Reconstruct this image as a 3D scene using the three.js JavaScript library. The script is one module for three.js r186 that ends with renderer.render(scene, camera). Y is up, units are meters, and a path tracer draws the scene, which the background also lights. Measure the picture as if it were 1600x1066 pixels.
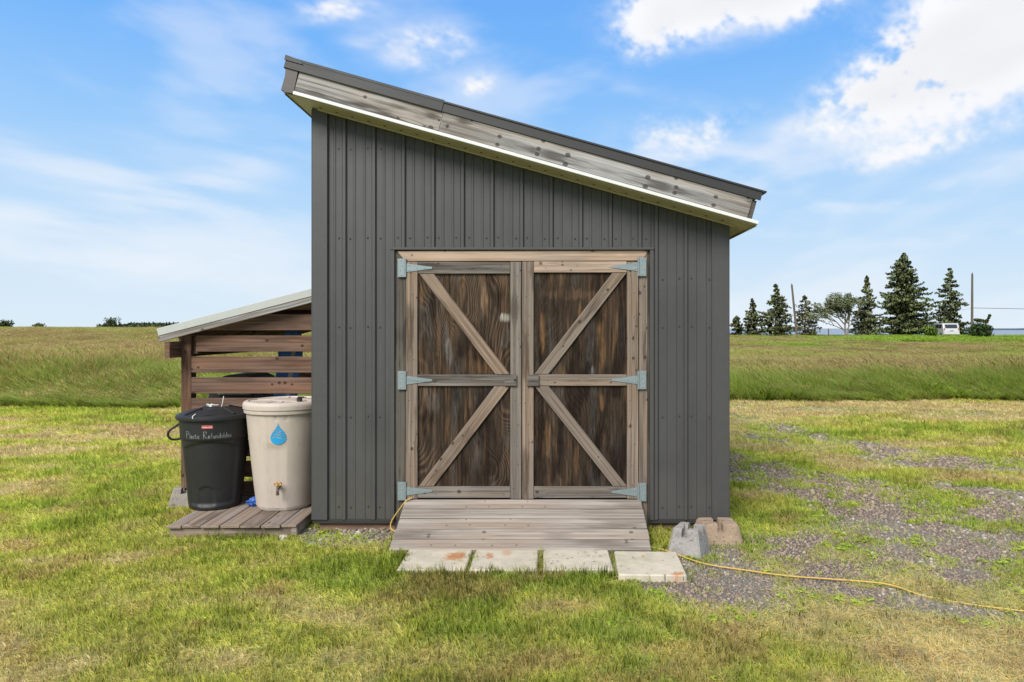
import * as THREE from 'three';
import { mergeGeometries, toCreasedNormals } from 'three/addons/utils/BufferGeometryUtils.js';
import { ConvexGeometry } from 'three/addons/geometries/ConvexGeometry.js';
import { Brush, Evaluator, SUBTRACTION } from 'three-bvh-csg';

// ---------- noise and random numbers (all seeded) ----------
const { smoothstep, clamp, lerp } = THREE.MathUtils;
const rng = (s) => () => { s = (s + 0x6d2b79f5) | 0; let t = Math.imul(s ^ (s >>> 15), 1 | s); t = (t + Math.imul(t ^ (t >>> 7), 61 | t)) ^ t; return ((t ^ (t >>> 14)) >>> 0) / 4294967296; };
function hash(ix, iy, s) { let h = Math.imul(ix, 374761393) + Math.imul(iy, 668265263) + Math.imul(s, 974634539); h = Math.imul(h ^ (h >>> 13), 1274126177); h = Math.imul(h ^ (h >>> 15), 2246822519); return ((h ^ (h >>> 16)) >>> 0) / 4294967296; }
function vn(x, y, s = 0) {
  const ix = Math.floor(x), iy = Math.floor(y), fx = x - ix, fy = y - iy, u = fx * fx * (3 - 2 * fx), v = fy * fy * (3 - 2 * fy);
  const a = hash(ix, iy, s), b = hash(ix + 1, iy, s), c = hash(ix, iy + 1, s), d = hash(ix + 1, iy + 1, s);
  return a + (b - a) * u + (c - a) * v + (a - b - c + d) * u * v;
}
function fbm(x, y, o = 4, s = 0) { let a = 0.5, t = 0, n = 0; for (let i = 0; i < o; i++) { t += a * vn(x, y, s + i * 17); n += a; a *= 0.5; x = x * 2.03 + 11.3; y = y * 2.03 - 7.7; } return t / n; }

// ---------- camera, sky, sun, exposure ----------
const scene = new THREE.Scene();
const EYE = new THREE.Vector3(0, 1.57, 5.333);
const camera = new THREE.PerspectiveCamera(53.09, 1600 / 1066, 0.1, 40000);
camera.position.copy(EYE);
camera.lookAt(0, 1.57, -10);
camera.setViewOffset(1600, 1066, -60, 19, 1600, 1066);   // a shifted lens keeps the shed's uprights upright
camera.updateProjectionMatrix();

function makeSky() {
  const W = 4096, H = 2048, data = new Float32Array(W * H * 4), dens = new Float32Array(W * H), thin = new Float32Array(W * H);
  const R = rng(77), clouds = [];
  // azimuth, elevation, half width, half height (degrees), tilt (degrees), thickness
  const named = [[10.8, 25, 5.2, 2.2, 8, 1.3], [16.5, 24.9, 6.5, 2.1, 4, 1.45], [8.6, 23.2, 2.6, 1.7, 30, 0.9], [21, 25.5, 5, 2.0, 8, 1.1], [14.2, 22.6, 3.4, 1.0, 10, 0.55],
    [32.6, 19.6, 5.2, 4.2, 20, 2.1], [28, 18, 5, 3.2, 24, 1.9], [23.6, 16.8, 3.8, 1.9, 20, 1.0], [36.5, 21, 4, 3, 10, 1.5], [28.5, 15.1, 6.2, 1.6, 12, 0.65], [28.4, 13.1, 4.6, 1.0, 9, 0.95], [25.5, 12.3, 4.5, 0.9, 9, 0.6],
    [10.2, 15.4, 4.2, 2.0, -6, 0.8], [13.8, 16.2, 2.8, 1.1, 14, 0.75], [14, 13.6, 6, 1.6, -10, 0.6], [7, 19, 5, 0.9, -12, 0.32], [19, 15.2, 1.4, 0.9, 20, 0.6],
    [-17.6, 24, 2.8, 0.9, 14, 1.0], [-10.6, 22, 3.6, 1.7, 4, 0.85], [-8.7, 22.6, 1.7, 0.9, 0, 0.7], [-6.1, 19.6, 1.9, 1.0, 16, 0.8], [-15, 21.9, 1.9, 0.6, 0, 0.6], [-12.4, 21.2, 1.3, 0.6, 10, 0.6], [8.5, 13.2, 4, 2.2, -20, 0.45], [17, 10.6, 5, 1.0, -6, 0.45], [-24, 12, 9, 1.6, 24, 0.42], [-30, 4.2, 14, 1.4, 0, 0.5],
    [-33, 10.2, 12, 1.8, -9, 0.52], [-36, 7.2, 10, 1.1, -3, 0.62], [-28, 14, 7, 2, 22, 0.25], [27, 9.6, 10, 0.9, 5, 0.5], [33, 6.6, 8, 0.6, 2, 0.4], [22, 7.6, 6, 0.7, -4, 0.35], [34, 11.5, 3, 0.8, 8, 0.5]];
  for (const c of named) clouds.push(c);
  for (let i = 0; i < 260; i++) {
    const az = R() * 360 - 180, el = 4 + 66 * Math.pow(R(), 1.3), k = 0.5 + el / 40;
    if (Math.abs(az) < 46 && el < 33) { R(); R(); R(); R(); continue; }
    clouds.push([az, el, (3 + 9 * R()) * k, (0.8 + 2.8 * R()) * k, R() * 40 - 20, 0.35 + 1.1 * R()]);
  }
  const pix = (az, el) => { const a = az * Math.PI / 180, r = Math.atan2(-Math.cos(a), Math.sin(a)); return [(r / (2 * Math.PI) + 0.5) * W, (el / 180 + 0.5) * H]; };
  const deg = 360 / W;
  for (const [az, el, rx, ry, tilt, k] of clouds) {
    const [cx, cy] = pix(az, el), sq = 1 / Math.max(0.15, Math.cos(el * Math.PI / 180)), ext = 2.1 * Math.max(rx, ry) / deg;
    const ct = Math.cos(tilt * Math.PI / 180), st = Math.sin(tilt * Math.PI / 180);
    for (let y = Math.max(H / 2, Math.floor(cy - ext)); y < Math.min(H, cy + ext); y++) for (let x = Math.floor(cx - ext * sq); x < cx + ext * sq; x++) {
      const dx = (x - cx) * deg / sq, dy = (y - cy) * deg, p = (dx * ct + dy * st) / rx, q = (-dx * st + dy * ct) / ry, r2 = p * p + q * q;
      if (r2 < 4.4) (k < 0.68 ? thin : dens)[y * W + ((x % W) + W) % W] += k * Math.exp(-r2 * 1.15);
    }
  }
  const at = (el, out) => {   // clear air from horizon to zenith
    const stops = [[0, 0.72, 0.845, 0.945], [3.5, 0.66, 0.81, 0.95], [9, 0.49, 0.715, 0.965], [15, 0.32, 0.595, 0.97], [22, 0.185, 0.47, 0.96], [35, 0.11, 0.34, 0.87], [90, 0.065, 0.22, 0.68]];
    let i = 0; while (i < stops.length - 2 && el > stops[i + 1][0]) i++;
    const a = stops[i], b = stops[i + 1], t = clamp((el - a[0]) / (b[0] - a[0]), 0, 1);
    for (let c = 0; c < 3; c++) out[c] = lerp(a[c + 1], b[c + 1], t);
  };
  const base = [0, 0, 0];
  for (let y = 0; y < H; y++) {
    const el = ((y + 0.5) / H - 0.5) * 180;
    at(Math.max(el, 0), base);
    const below = smoothstep(-el, 0, 6), ce = Math.cos(el * Math.PI / 180);
    for (let x = 0; x < W; x++) {
      const o = (y * W + x) * 4, d = dens[y * W + x];
      let r = base[0], g = base[1], b = base[2];
      if (el > 0) {
        const th = (x + 0.5) / W * 2 * Math.PI, X = Math.cos(th) * ce * 57, Z = Math.sin(th) * ce * 57, E = el;
        const wisp = 0.34 * smoothstep(fbm(X * 0.10 + E * 0.08, Z * 0.10 + E * 0.26, 5, 5), 0.46, 0.78);
        let a = wisp;
        const f = thin[y * W + x];
        if (f > 0.02) a = 1 - (1 - a) * (1 - 0.95 * Math.min(1, f) * smoothstep(fbm(X * 0.22 + Z * 0.16 + E * 0.15, E * 0.75 - X * 0.1, 6, 61), 0.22, 0.78));
        if (d > 0.03) {
          const big = fbm(X * 0.30 + Z * 0.2, E * 0.5 + Z * 0.1 - X * 0.10, 7, 9), fine = fbm(X * 2.6 + Z * 1.7, E * 3.4 - Z * 0.7, 4, 21);
          const mid = fbm(X * 0.95 + Z * 0.6, E * 1.25 - Z * 0.25, 5, 55);
          const v = d * (1.9 * big + 1.15 * mid - 0.72) + (fine - 0.5) * 0.5 * Math.min(1, d * 1.4) - 0.05;
          const body = 0.85 * smoothstep(v, -0.08, 1.1) + 0.15 * smoothstep(v, 0.3, 0.9);
          a = 1 - (1 - a) * (1 - body * 0.985);
        }
        const shade = 1 - 0.07 * smoothstep(d, 1.2, 2.6) - 0.05 * fbm(X * 0.5, E * 0.9 + Z * 0.3, 3, 31);
        r = lerp(r, 0.98 * shade, a); g = lerp(g, 0.985 * shade, a); b = lerp(b, 1.0 * shade + 0.015, a);
      } else { r = lerp(r, 0.16, below); g = lerp(g, 0.17, below); b = lerp(b, 0.10, below); }
      data[o] = r; data[o + 1] = g; data[o + 2] = b; data[o + 3] = 1;
    }
  }
  const t = new THREE.DataTexture(data, W, H, THREE.RGBAFormat, THREE.FloatType);
  t.mapping = THREE.EquirectangularReflectionMapping; t.magFilter = THREE.LinearFilter; t.minFilter = THREE.LinearFilter; t.needsUpdate = true;
  return t;
}
scene.background = makeSky();
scene.environment = scene.background;
const sun = new THREE.DirectionalLight(new THREE.Color(1.0, 0.955, 0.88), 4.6);
sun.position.set(-13, 26, 27);
sun.target.position.set(0, 0, 0);
sun.castShadow = true; sun.shadow.radius = 55; sun.shadow.mapSize.set(4096, 4096);
Object.assign(sun.shadow.camera, { left: -60, right: 60, top: 60, bottom: -60, near: 1, far: 160 });
scene.add(sun, sun.target);
const renderer = new THREE.WebGLRenderer({ antialias: true });
renderer.toneMapping = THREE.LinearToneMapping;
renderer.toneMappingExposure = 1.0;
renderer.shadowMap.enabled = true;

// ---------- scene helpers ----------
const used = {};
function numbered(n) { const k = used[n] = (used[n] ?? -1) + 1; return k ? `${n}_${String(k).padStart(3, '0')}` : n; }
function add(o, parent) { o.castShadow = o.receiveShadow = true; (parent ?? scene).add(o); return o; }
function part(name, geo, mat, parent) {
  const n = (parent.userData.names ??= {}), k = n[name] = (n[name] ?? -1) + 1;
  const m = new THREE.Mesh(geo, mat); m.name = k ? `${name}_${String(k).padStart(3, '0')}` : name;
  return add(m, parent);
}
function thing(name, label, category, pos = [0, 0, 0], turn = 0, group) {
  const g = new THREE.Group(); g.name = numbered(name); g.position.set(...pos); g.rotation.y = turn;
  g.userData.label = label; g.userData.category = category; if (group) g.userData.group = group;
  scene.add(g); return g;
}
function solo(name, geo, mat, label, category, group) {
  const m = new THREE.Mesh(geo, mat); m.name = numbered(name); m.userData.label = label; m.userData.category = category; if (group) m.userData.group = group;
  return add(m);
}
function structure(name, geo, mat, label) { const m = new THREE.Mesh(geo, mat); m.name = numbered(name); m.userData.kind = 'structure'; m.userData.label = label; return add(m); }
function stuff(name, geo, mat, list, label, category) {   // list of [matrix, colour]
  const m = new THREE.InstancedMesh(geo, mat, list.length); m.name = numbered(name); m.userData.kind = 'stuff'; m.userData.label = label; m.userData.category = category;
  list.forEach(([x, c], i) => { m.setMatrixAt(i, x); m.setColorAt(i, c); });
  return add(m);
}
const M4 = (x, y, z, ry = 0, sx = 1, sy = sx, sz = sx, rx = 0, rz = 0) => new THREE.Matrix4().compose(new THREE.Vector3(x, y, z), new THREE.Quaternion().setFromEuler(new THREE.Euler(rx, ry, rz, 'YXZ')), new THREE.Vector3(sx, sy, sz));
const lin = (r, g, b) => new THREE.Color().setRGB(r, g, b);

// A box with chamfered edges; u runs along its longest side in units of 2 m, v across it in units of 0.25 m.
function board(sx, sy, sz, c = 0.003, seed = 0) {
  const h = [sx / 2, sy / 2, sz / 2], L = h.indexOf(Math.max(...h)), o = [(L + 1) % 3, (L + 2) % 3];
  const P = [], N = [], U = [], R = rng(seed * 7919 + 13), ou = R() * 3, ov = R() * 3;
  const corner = (s, ax) => [0, 1, 2].map((k) => s[k] * (k === ax ? h[k] : h[k] - c));
  const tri = (a, b, d, n) => {
    const e1 = b.map((v, k) => v - a[k]), e2 = d.map((v, k) => v - a[k]);
    const cr = [e1[1] * e2[2] - e1[2] * e2[1], e1[2] * e2[0] - e1[0] * e2[2], e1[0] * e2[1] - e1[1] * e2[0]];
    if (cr[0] * n[0] + cr[1] * n[1] + cr[2] * n[2] < 0) [b, d] = [d, b];
    const big = n.map(Math.abs).indexOf(Math.max(...n.map(Math.abs)));
    for (const p of [a, b, d]) {
      P.push(...p); N.push(...n);
      if (big === L) U.push(p[o[0]] / 0.4 + ou, p[o[1]] / 0.1 + ov);
      else U.push(p[L] / 2 + ou, (big === o[0] ? p[o[1]] + h[o[0]] : p[o[0]]) / 0.25 + ov);
    }
  };
  const quad = (a, b, d, e, n) => { tri(a, b, d, n); tri(a, d, e, n); };
  for (let ax = 0; ax < 3; ax++) for (const s of [-1, 1]) {
    const [p, q] = [(ax + 1) % 3, (ax + 2) % 3], f = (u, v) => { const k = [0, 0, 0]; k[ax] = s; k[p] = u; k[q] = v; return corner(k, ax); }, n = [0, 0, 0]; n[ax] = s;
    quad(f(-1, -1), f(1, -1), f(1, 1), f(-1, 1), n);
    for (const t of [-1, 1]) {   // edge between faces ax and p
      const g = (v, face) => { const k = [0, 0, 0]; k[ax] = s; k[p] = t; k[q] = v; return corner(k, face); }, m = [0, 0, 0]; m[ax] = s * 0.7071; m[p] = t * 0.7071;
      quad(g(-1, ax), g(1, ax), g(1, p), g(-1, p), m);
    }
  }
  for (const a of [-1, 1]) for (const b of [-1, 1]) for (const d of [-1, 1]) tri(corner([a, b, d], 0), corner([a, b, d], 1), corner([a, b, d], 2), [a * 0.577, b * 0.577, d * 0.577]);
  const g = new THREE.BufferGeometry();
  g.setAttribute('position', new THREE.Float32BufferAttribute(P, 3)); g.setAttribute('normal', new THREE.Float32BufferAttribute(N, 3)); g.setAttribute('uv', new THREE.Float32BufferAttribute(U, 2));
  return g;
}
let serial = 1;
function plank(name, mat, parent, [sx, sy, sz], [x, y, z], rot = [0, 0, 0], c = 0.003) { const m = part(name, board(sx, sy, sz, c, serial++), mat, parent); m.position.set(x, y, z); m.rotation.set(...rot); return m; }
// An extruded outline with a small bevel, grain along the direction "turn".
function slab(points, z0, z1, bevel = 0.003, turn = 0, seed = serial++) {
  const s = new THREE.Shape(points.map(([x, y]) => new THREE.Vector2(x, y)));
  const g = new THREE.ExtrudeGeometry(s, { depth: z1 - z0 - 2 * bevel, bevelEnabled: bevel > 0, bevelSize: bevel, bevelThickness: bevel, bevelOffset: -bevel, bevelSegments: 1, curveSegments: 10 });
  g.translate(0, 0, z0 + bevel);
  const p = g.attributes.position, u = g.attributes.uv, c = Math.cos(turn), n = Math.sin(turn), R = rng(seed * 31 + 5), ou = R() * 3, ov = R() * 3;
  for (let i = 0; i < p.count; i++) u.setXY(i, (p.getX(i) * c + p.getY(i) * n) / 2 + ou, (-p.getX(i) * n + p.getY(i) * c + p.getZ(i)) / 0.25 + ov);
  return g;
}
const joined = (list) => mergeGeometries(list.map((g) => { const n = g.index ? g.toNonIndexed() : g; for (const k of Object.keys(n.attributes)) if (!['position', 'normal', 'uv'].includes(k)) n.deleteAttribute(k); return n; }));
const cyl = (r0, r1, h, n, x, y, z, rx = 0, rz = 0) => { const g = new THREE.CylinderGeometry(r0, r1, h, n); g.rotateX(rx); g.rotateZ(rz); g.translate(x, y, z); return g; };
const tube = (pts, r, seg = 40, n = 8) => new THREE.TubeGeometry(new THREE.CatmullRomCurve3(pts.map((p) => new THREE.Vector3(...p))), seg, r, n);

// ---------- materials ----------
const enc = (v) => Math.round(255 * clamp(v <= 0.0031308 ? v * 12.92 : 1.055 * Math.pow(v, 1 / 2.4) - 0.055, 0, 1));
function texture(w, h, f, srgb = true, wrap = THREE.MirroredRepeatWrapping) {
  const d = new Uint8Array(w * h * 4), c = [0, 0, 0];
  for (let y = 0; y < h; y++) for (let x = 0; x < w; x++) { f((x + 0.5) / w, (y + 0.5) / h, c); const o = (y * w + x) * 4; for (let k = 0; k < 3; k++) d[o + k] = srgb ? enc(c[k]) : Math.round(255 * clamp(c[k], 0, 1)); d[o + 3] = 255; }
  const t = new THREE.DataTexture(d, w, h); t.wrapS = t.wrapT = wrap; t.magFilter = THREE.LinearFilter; t.minFilter = THREE.LinearMipmapLinearFilter; t.generateMipmaps = true;
  if (srgb) t.colorSpace = THREE.SRGBColorSpace;
  t.needsUpdate = true; return t;
}
// Weathered wood, 2 m by 0.25 m: growth lines, knots that bend them, checks, grey patches and stains.
function wood(seed, light, dark, grey, { knotSize = 1, knots = 9, greyness = 0.5, stain = 0.3, contrast = 1, bump = 0.0015, rough = 0.85 } = {}) {
  const R = rng(seed), K = [];
  for (let i = 0; i < knots; i++) K.push([R() * 2, R() * 0.25, knotSize * (0.006 + 0.008 * R()), R()]);
  const t = texture(1024, 192, (u, v, c) => {
    let x = u * 2, y = v * 0.25, k = 0, ring = 0;
    let bend = 0;
    for (const [kx, ky, kr] of K) {
      const dx = (x - kx) / (kr * 4.5), dy = (y - ky) / (kr * 1.6), q = dx * dx + dy * dy;
      if (q < 9) { bend += (y > ky ? 1 : -1) * 0.012 * Math.exp(-q * 0.9); const r = Math.hypot((x - kx) * 0.8, y - ky) / kr; if (r < 1.5) { k = Math.max(k, smoothstep(1.15 - r, 0, 0.4)); ring = Math.sin(r * 14); } }
    }
    const w = y + bend * 0.6 + 0.018 * (fbm(x * 0.9, y * 5, 3, seed) - 0.5);
    const lines = fbm(x * 1.1, w * 85, 4, seed + 3), fineL = fbm(x * 6, w * 430, 2, seed + 5), broad = fbm(x * 1.3, y * 9, 4, seed + 8), ringLine = Math.pow(0.5 + 0.5 * Math.sin(w * 300 + 16 * fbm(x * 0.9, y * 11, 3, seed + 2)), 3) * smoothstep(fbm(x * 0.8, y * 20, 2, seed + 31), 0.35, 0.65);
    let g = clamp((lines - 0.5) * 2.6 + (fineL - 0.5) * 0.9 + ringLine * 0.28 + 0.3, 0, 1) * contrast;
    const gr = greyness * smoothstep(broad, 0.36, 0.62), st = stain * (smoothstep(fbm(x * 2.1, y * 14, 4, seed + 12), 0.54, 0.72) + 0.4 * smoothstep(fbm(x * 0.7, y * 3, 3, seed + 15), 0.5, 0.7));
    const check = smoothstep(fbm(x * 1.6, w * 240, 2, seed + 22), 0.77, 0.82) * 0.6;
    for (let i = 0; i < 3; i++) {
      let col = lerp(light[i], dark[i], g * 0.62);
      col = lerp(col, grey[i] * (1 - 0.4 * g), gr); col = lerp(col, dark[i] * 0.55, st); col = lerp(col, dark[i] * (0.5 + 0.15 * ring), k * 0.8); col = lerp(col, dark[i] * 0.3, check);
      c[i] = col * (0.86 + 0.28 * fbm(x * 3.1, y * 17, 3, seed + 40));
    }
  });
  return new THREE.MeshPhysicalMaterial({ map: t, bumpMap: t, bumpScale: bump, roughness: rough, specularIntensity: 0.35 });
}
const M = {
  fascia: wood(11, [0.33, 0.295, 0.265], [0.085, 0.07, 0.06], [0.385, 0.38, 0.375], { knots: 20, knotSize: 1.35, greyness: 0.9, stain: 0.75, contrast: 1.15 }),
  fresh: wood(23, [0.44, 0.325, 0.245], [0.21, 0.135, 0.09], [0.32, 0.265, 0.22], { knots: 12, greyness: 0.45, stain: 0.25 }),
  stile: wood(37, [0.29, 0.215, 0.16], [0.085, 0.055, 0.036], [0.225, 0.20, 0.175], { knots: 11, greyness: 0.6, stain: 0.6, contrast: 1.15 }),
  greyStile: wood(41, [0.225, 0.185, 0.15], [0.065, 0.052, 0.04], [0.21, 0.195, 0.18], { knots: 12, greyness: 0.7, stain: 0.6, contrast: 1.15 }),
  ramp: wood(53, [0.385, 0.32, 0.26], [0.17, 0.13, 0.10], [0.31, 0.285, 0.255], { knots: 5, greyness: 0.6, stain: 0.45, contrast: 1.0 }),
  slat: wood(61, [0.185, 0.105, 0.07], [0.055, 0.028, 0.018], [0.14, 0.10, 0.08], { knots: 8, greyness: 0.5, stain: 0.35, contrast: 1.15 }),
  pallet: wood(71, [0.29, 0.22, 0.17], [0.13, 0.10, 0.08], [0.28, 0.26, 0.24], { knots: 5, greyness: 0.6, stain: 0.5 }),
  jamb: wood(83, [0.10, 0.088, 0.075], [0.035, 0.03, 0.026], [0.11, 0.108, 0.10], { knots: 6, greyness: 0.6, stain: 0.6 }),
  skid: wood(97, [0.26, 0.15, 0.10], [0.12, 0.07, 0.045], [0.20, 0.15, 0.12], { knots: 4, greyness: 0.3 }),
};
const dust = texture(512, 512, (u, v, c) => { const a = 0.90 + 0.10 * fbm(u * 6, v * 5, 5, 2) + 0.03 * (vn(u * 160, v * 160, 4) - 0.5) - 0.03 * smoothstep(fbm(u * 40, v * 2.5, 3, 6), 0.55, 0.8); c[0] = a; c[1] = a; c[2] = a * 0.995; });
const sidingMap = texture(512, 1024, (u, v, c) => {
  const n = fbm(u * 9, v * 12, 5, 202), run = smoothstep(fbm(u * 60, v * 3, 3, 206), 0.56, 0.8), mud = smoothstep(0.13 + 0.10 * (fbm(u * 14, v * 8, 3, 209) - 0.5) - v, 0, 0.12), speck = smoothstep(vn(u * 230, v * 420, 211), 0.93, 0.99);
  const a = 0.72 + 0.30 * n - 0.07 * run; c[0] = a + mud * 0.30 + speck * 0.12; c[1] = a + mud * 0.21 + speck * 0.12; c[2] = a * 0.99 + mud * 0.08 + speck * 0.1;
});
const buckle = texture(256, 256, (u, v, c) => { c[0] = c[1] = c[2] = fbm(u * 7, v * 5, 3, 221); }, false);
const roughness = texture(256, 256, (u, v, c) => { c[0] = c[1] = c[2] = 0.75 + 0.25 * fbm(u * 9, v * 9, 4, 8); }, false);
const paint = (r, g, b, rough = 0.45, metal = 0) => new THREE.MeshStandardMaterial({ color: lin(r, g, b), map: dust, roughness: rough, roughnessMap: roughness, metalness: metal });
const plain = (r, g, b, rough = 0.6, metal = 0) => new THREE.MeshStandardMaterial({ color: lin(r, g, b), roughness: rough, metalness: metal });
M.siding = paint(0.0625, 0.0605, 0.060, 0.6); M.siding.side = THREE.DoubleSide; M.siding.map = sidingMap; M.siding.bumpMap = buckle; M.siding.bumpScale = 0.006;
M.trim = paint(0.0605, 0.0585, 0.058, 0.55);
M.drip = paint(0.028, 0.0272, 0.0265, 0.6);
M.brownMetal = paint(0.075, 0.060, 0.053, 0.55);
M.white = paint(0.70, 0.70, 0.69, 0.4);
M.soffit = paint(0.42, 0.39, 0.275, 0.6);
M.roofGreen = paint(0.44, 0.455, 0.435, 0.45);
M.screw = plain(0.055, 0.054, 0.05, 0.45, 0.3);
M.dark = plain(0.02, 0.019, 0.018, 0.85);
M.zinc = new THREE.MeshStandardMaterial({ color: lin(0.27, 0.325, 0.34), map: texture(256, 256, (u, v, c) => { const a = 0.72 + 0.28 * fbm(u * 14, v * 14, 4, 51); const r = smoothstep(fbm(u * 5, v * 8, 4, 57), 0.6, 0.75); c[0] = a * (1 - 0.1 * r); c[1] = a * (1 - 0.22 * r); c[2] = a * (1 - 0.35 * r); }), roughness: 0.5, metalness: 0.45 });
M.concrete = (seed, r, g, b) => { const t = texture(256, 256, (u, v, c) => { const a = 0.70 + 0.5 * (fbm(u * 7, v * 7, 5, seed) - 0.35) + 0.16 * (vn(u * 90, v * 90, seed) - 0.5) - 0.35 * smoothstep(vn(u * 40, v * 40, seed + 3), 0.86, 0.95); const pit = 1 - 0.6 * smoothstep(vn(u * 70, v * 70, seed + 9), 0.84, 0.93); c[0] = r * a * pit; c[1] = g * a * pit; c[2] = b * a * pit; }); return new THREE.MeshStandardMaterial({ map: t, bumpMap: t, bumpScale: 0.012, roughness: 0.95 }); };

// ---------- the land ----------
const fieldEdge = (x) => lerp(-8.28, -9.45, smoothstep(x, -4, 3)) + 0.55 * (vn(x * 0.45, 3, 91) - 0.5) + 0.35 * (vn(x * 1.7, 5, 92) - 0.5) + 0.15 * (vn(x * 5, 6, 93) - 0.5);
function landHeight(x, z) {
  const d = EYE.z - z, a = Math.atan2(x, Math.max(d, 0.5)), t = smoothstep(a, -0.28, 0.22);
  const top = lerp(1.42, 0.52, t), at = lerp(112, 84, t);
  let h = 0.03 * (fbm(x * 0.5, z * 0.5, 3, 41) - 0.5) * smoothstep(Math.abs(x + 0.3) + Math.abs(z + 1.5) * 0.5, 1.5, 4) + 0.012 * (vn(x * 3, z * 3, 44) - 0.5);
  if (z < -6) h += top * smoothstep(d, lerp(15, 26, t), at) + 0.25 * (fbm(x * 0.06, z * 0.06, 3, 47) - 0.5) * smoothstep(d, 16, 40);
  if (d > at) h -= lerp(0.006 * (d - at), 0.10 * (d - at), t);
  h -= 18 * smoothstep(Math.hypot(x, d), 380, 800);
  return Math.max(h, -22);
}
// Worn gravel: lines along the ground with a half width.
const worn = [[[0.96, 1.05], [1.42, 0.88], [2.13, 0.49], [2.71, 0.35], [3.18, 0.45], [3.7, 0.45], 0.46], [[1.2, 1.05], [1.6, 1.25], [2.05, 1.42], 0.2], [[2.6, -0.35], [2.99, 0.19], [3.05, 0.72], [2.75, 0.9], 0.5],
  [[1.95, -2.9], [2.3, -2.3], [2.58, -1.7], [2.86, -0.9], [2.97, -0.1], 0.58], [[2.6, -8.0], [3.2, -6.55], [3.75, -5.1], [4.05, -3.92], [4.3, -2.9], [5.3, -2.6], [7.5, -2.5], 0.5],
  [[2.0, -8.4], [4.1, -8.2], [5.6, -7.75], [7.4, -7.45], [10, -6.9], 0.36], [[4.05, -1.3], [4.35, -0.8], [3.95, -0.3], [4.3, 0.2], 0.3], [[2.15, 1.5], [2.6, 1.66], [3.4, 1.8], 0.16],
  [[-1.8, 0.08], [-1.3, 0.05], 0.14], [[-1.66, 0.3], [-1.35, 0.26], 0.12], [[1.35, 0.6], [1.8, 0.75], 0.18], [[2.0, -5.5], [2.9, -4.6], [3.4, -3.8], 0.25]];
function gravelAt(x, z) {
  let best = 0;
  for (const line of worn) {
    const w = line[line.length - 1];
    for (let i = 0; i < line.length - 2; i++) {
      const [ax, az] = line[i], [bx, bz] = line[i + 1], dx = bx - ax, dz = bz - az, t = clamp(((x - ax) * dx + (z - az) * dz) / (dx * dx + dz * dz), 0, 1), r = Math.hypot(x - ax - t * dx, z - az - t * dz) / w;
      if (r < 2.4) best = Math.max(best, 1.45 - r);
    }
  }
  if (best <= 0) return 0;
  const n = fbm(x * 2.3, z * 2.3, 4, 61) - 0.5, far = smoothstep(-z, 2, 6);
  return smoothstep(best + n * (2.1 + 1.3 * far) + 0.20 - 0.46 * far, 0.15, 1.0) * (1 - 0.5 * smoothstep(fbm(x * 4.1, z * 4.1, 3, 63), 0.5, 0.66));
}
const inShed = (x, z, m = 0) => x > -1.86 - m && x < 1.4 + m && z < 0.02 + m && z > -3.7 - m;
function covered(x, z) {   // where slabs, ramp, pallet or the shed lie on the ground
  if (inShed(x, z)) return true;
  if (x > -1.1 && x < 0.68 && z > -0.1 && z < 0.58) return true;
  if (z > 0.5 && z < 0.965 && x > -0.98 && x < 0.42) { for (const g of [-0.531, -0.06]) if (Math.abs(x - g) < 0.022) return false; return true; }
  if (x > 0.44 && x < 0.85 && z > 0.62 && z < 1.09) return true;
  if (x > -2.9 && x < -1.88 && z > -0.7 && z < 0.2) return true;
  return (x > 0.86 && x < 1.09 && z > 0.42 && z < 0.66) || (x > 1.08 && x < 1.39 && z > 0.08 && z < 0.36);
}
function lawnMix(x, z) {   // shares of straw, of pale yellow and of lush green
  const n1 = fbm(x * 0.55 + 3, z * 0.8, 4, 71), n2 = fbm(x * 2.1, z * 2.9, 4, 73), n3 = fbm(x * 6, z * 7, 2, 75);
  const band = Math.exp(-Math.pow((z - 1.55 - 0.12 * Math.sin(x * 1.3)) / 0.42, 2)) * 0.11, far = smoothstep(-z, 5.5, 8) * (x > 0 ? 0.2 : 0.0), mow = 0.05 * Math.sin((z * 2.6 + x * 0.35) * 2.2 + 2 * n1) * smoothstep(-z, -1, 2);
  const v = n1 * 0.5 + n2 * 0.42 + n3 * 0.08;
  const foot = 0.07 * Math.exp(-Math.pow((z - 1.05) / 0.25, 2)) * (x < 1 ? 1 : 0);
  const straw = smoothstep(v + band + far + mow - foot, 0.495, 0.65), lush = smoothstep(0.47 - v - band * 0.5 - far + foot, 0.0, 0.12);
  return [straw, lush];
}
const cLawn = lin(0.58, 0.63, 0.09), cLush = lin(0.40, 0.56, 0.055), cStraw = lin(0.76, 0.645, 0.33), cRust = lin(0.58, 0.37, 0.17);
function lawnColor(x, z, jitter, out) {
  const [s, l] = lawnMix(x, z);
  out.copy(cLawn).lerp(cLush, l * 0.85).lerp(cStraw, s * 0.8);
  const rust = smoothstep(fbm(x * 1.7 + 9, z * 2.2, 4, 79), 0.58, 0.7) * s;
  out.lerp(cRust, Math.max(rust * 0.5, 0.5 * smoothstep(fbm(x * 3.1 + 5, z * 3.9, 4, 78), 0.60, 0.70))).multiplyScalar((0.70 + 0.56 * jitter) * (0.72 + 0.56 * fbm(x * 6.5, z * 7.5, 3, 76)));
  return out;
}
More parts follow.
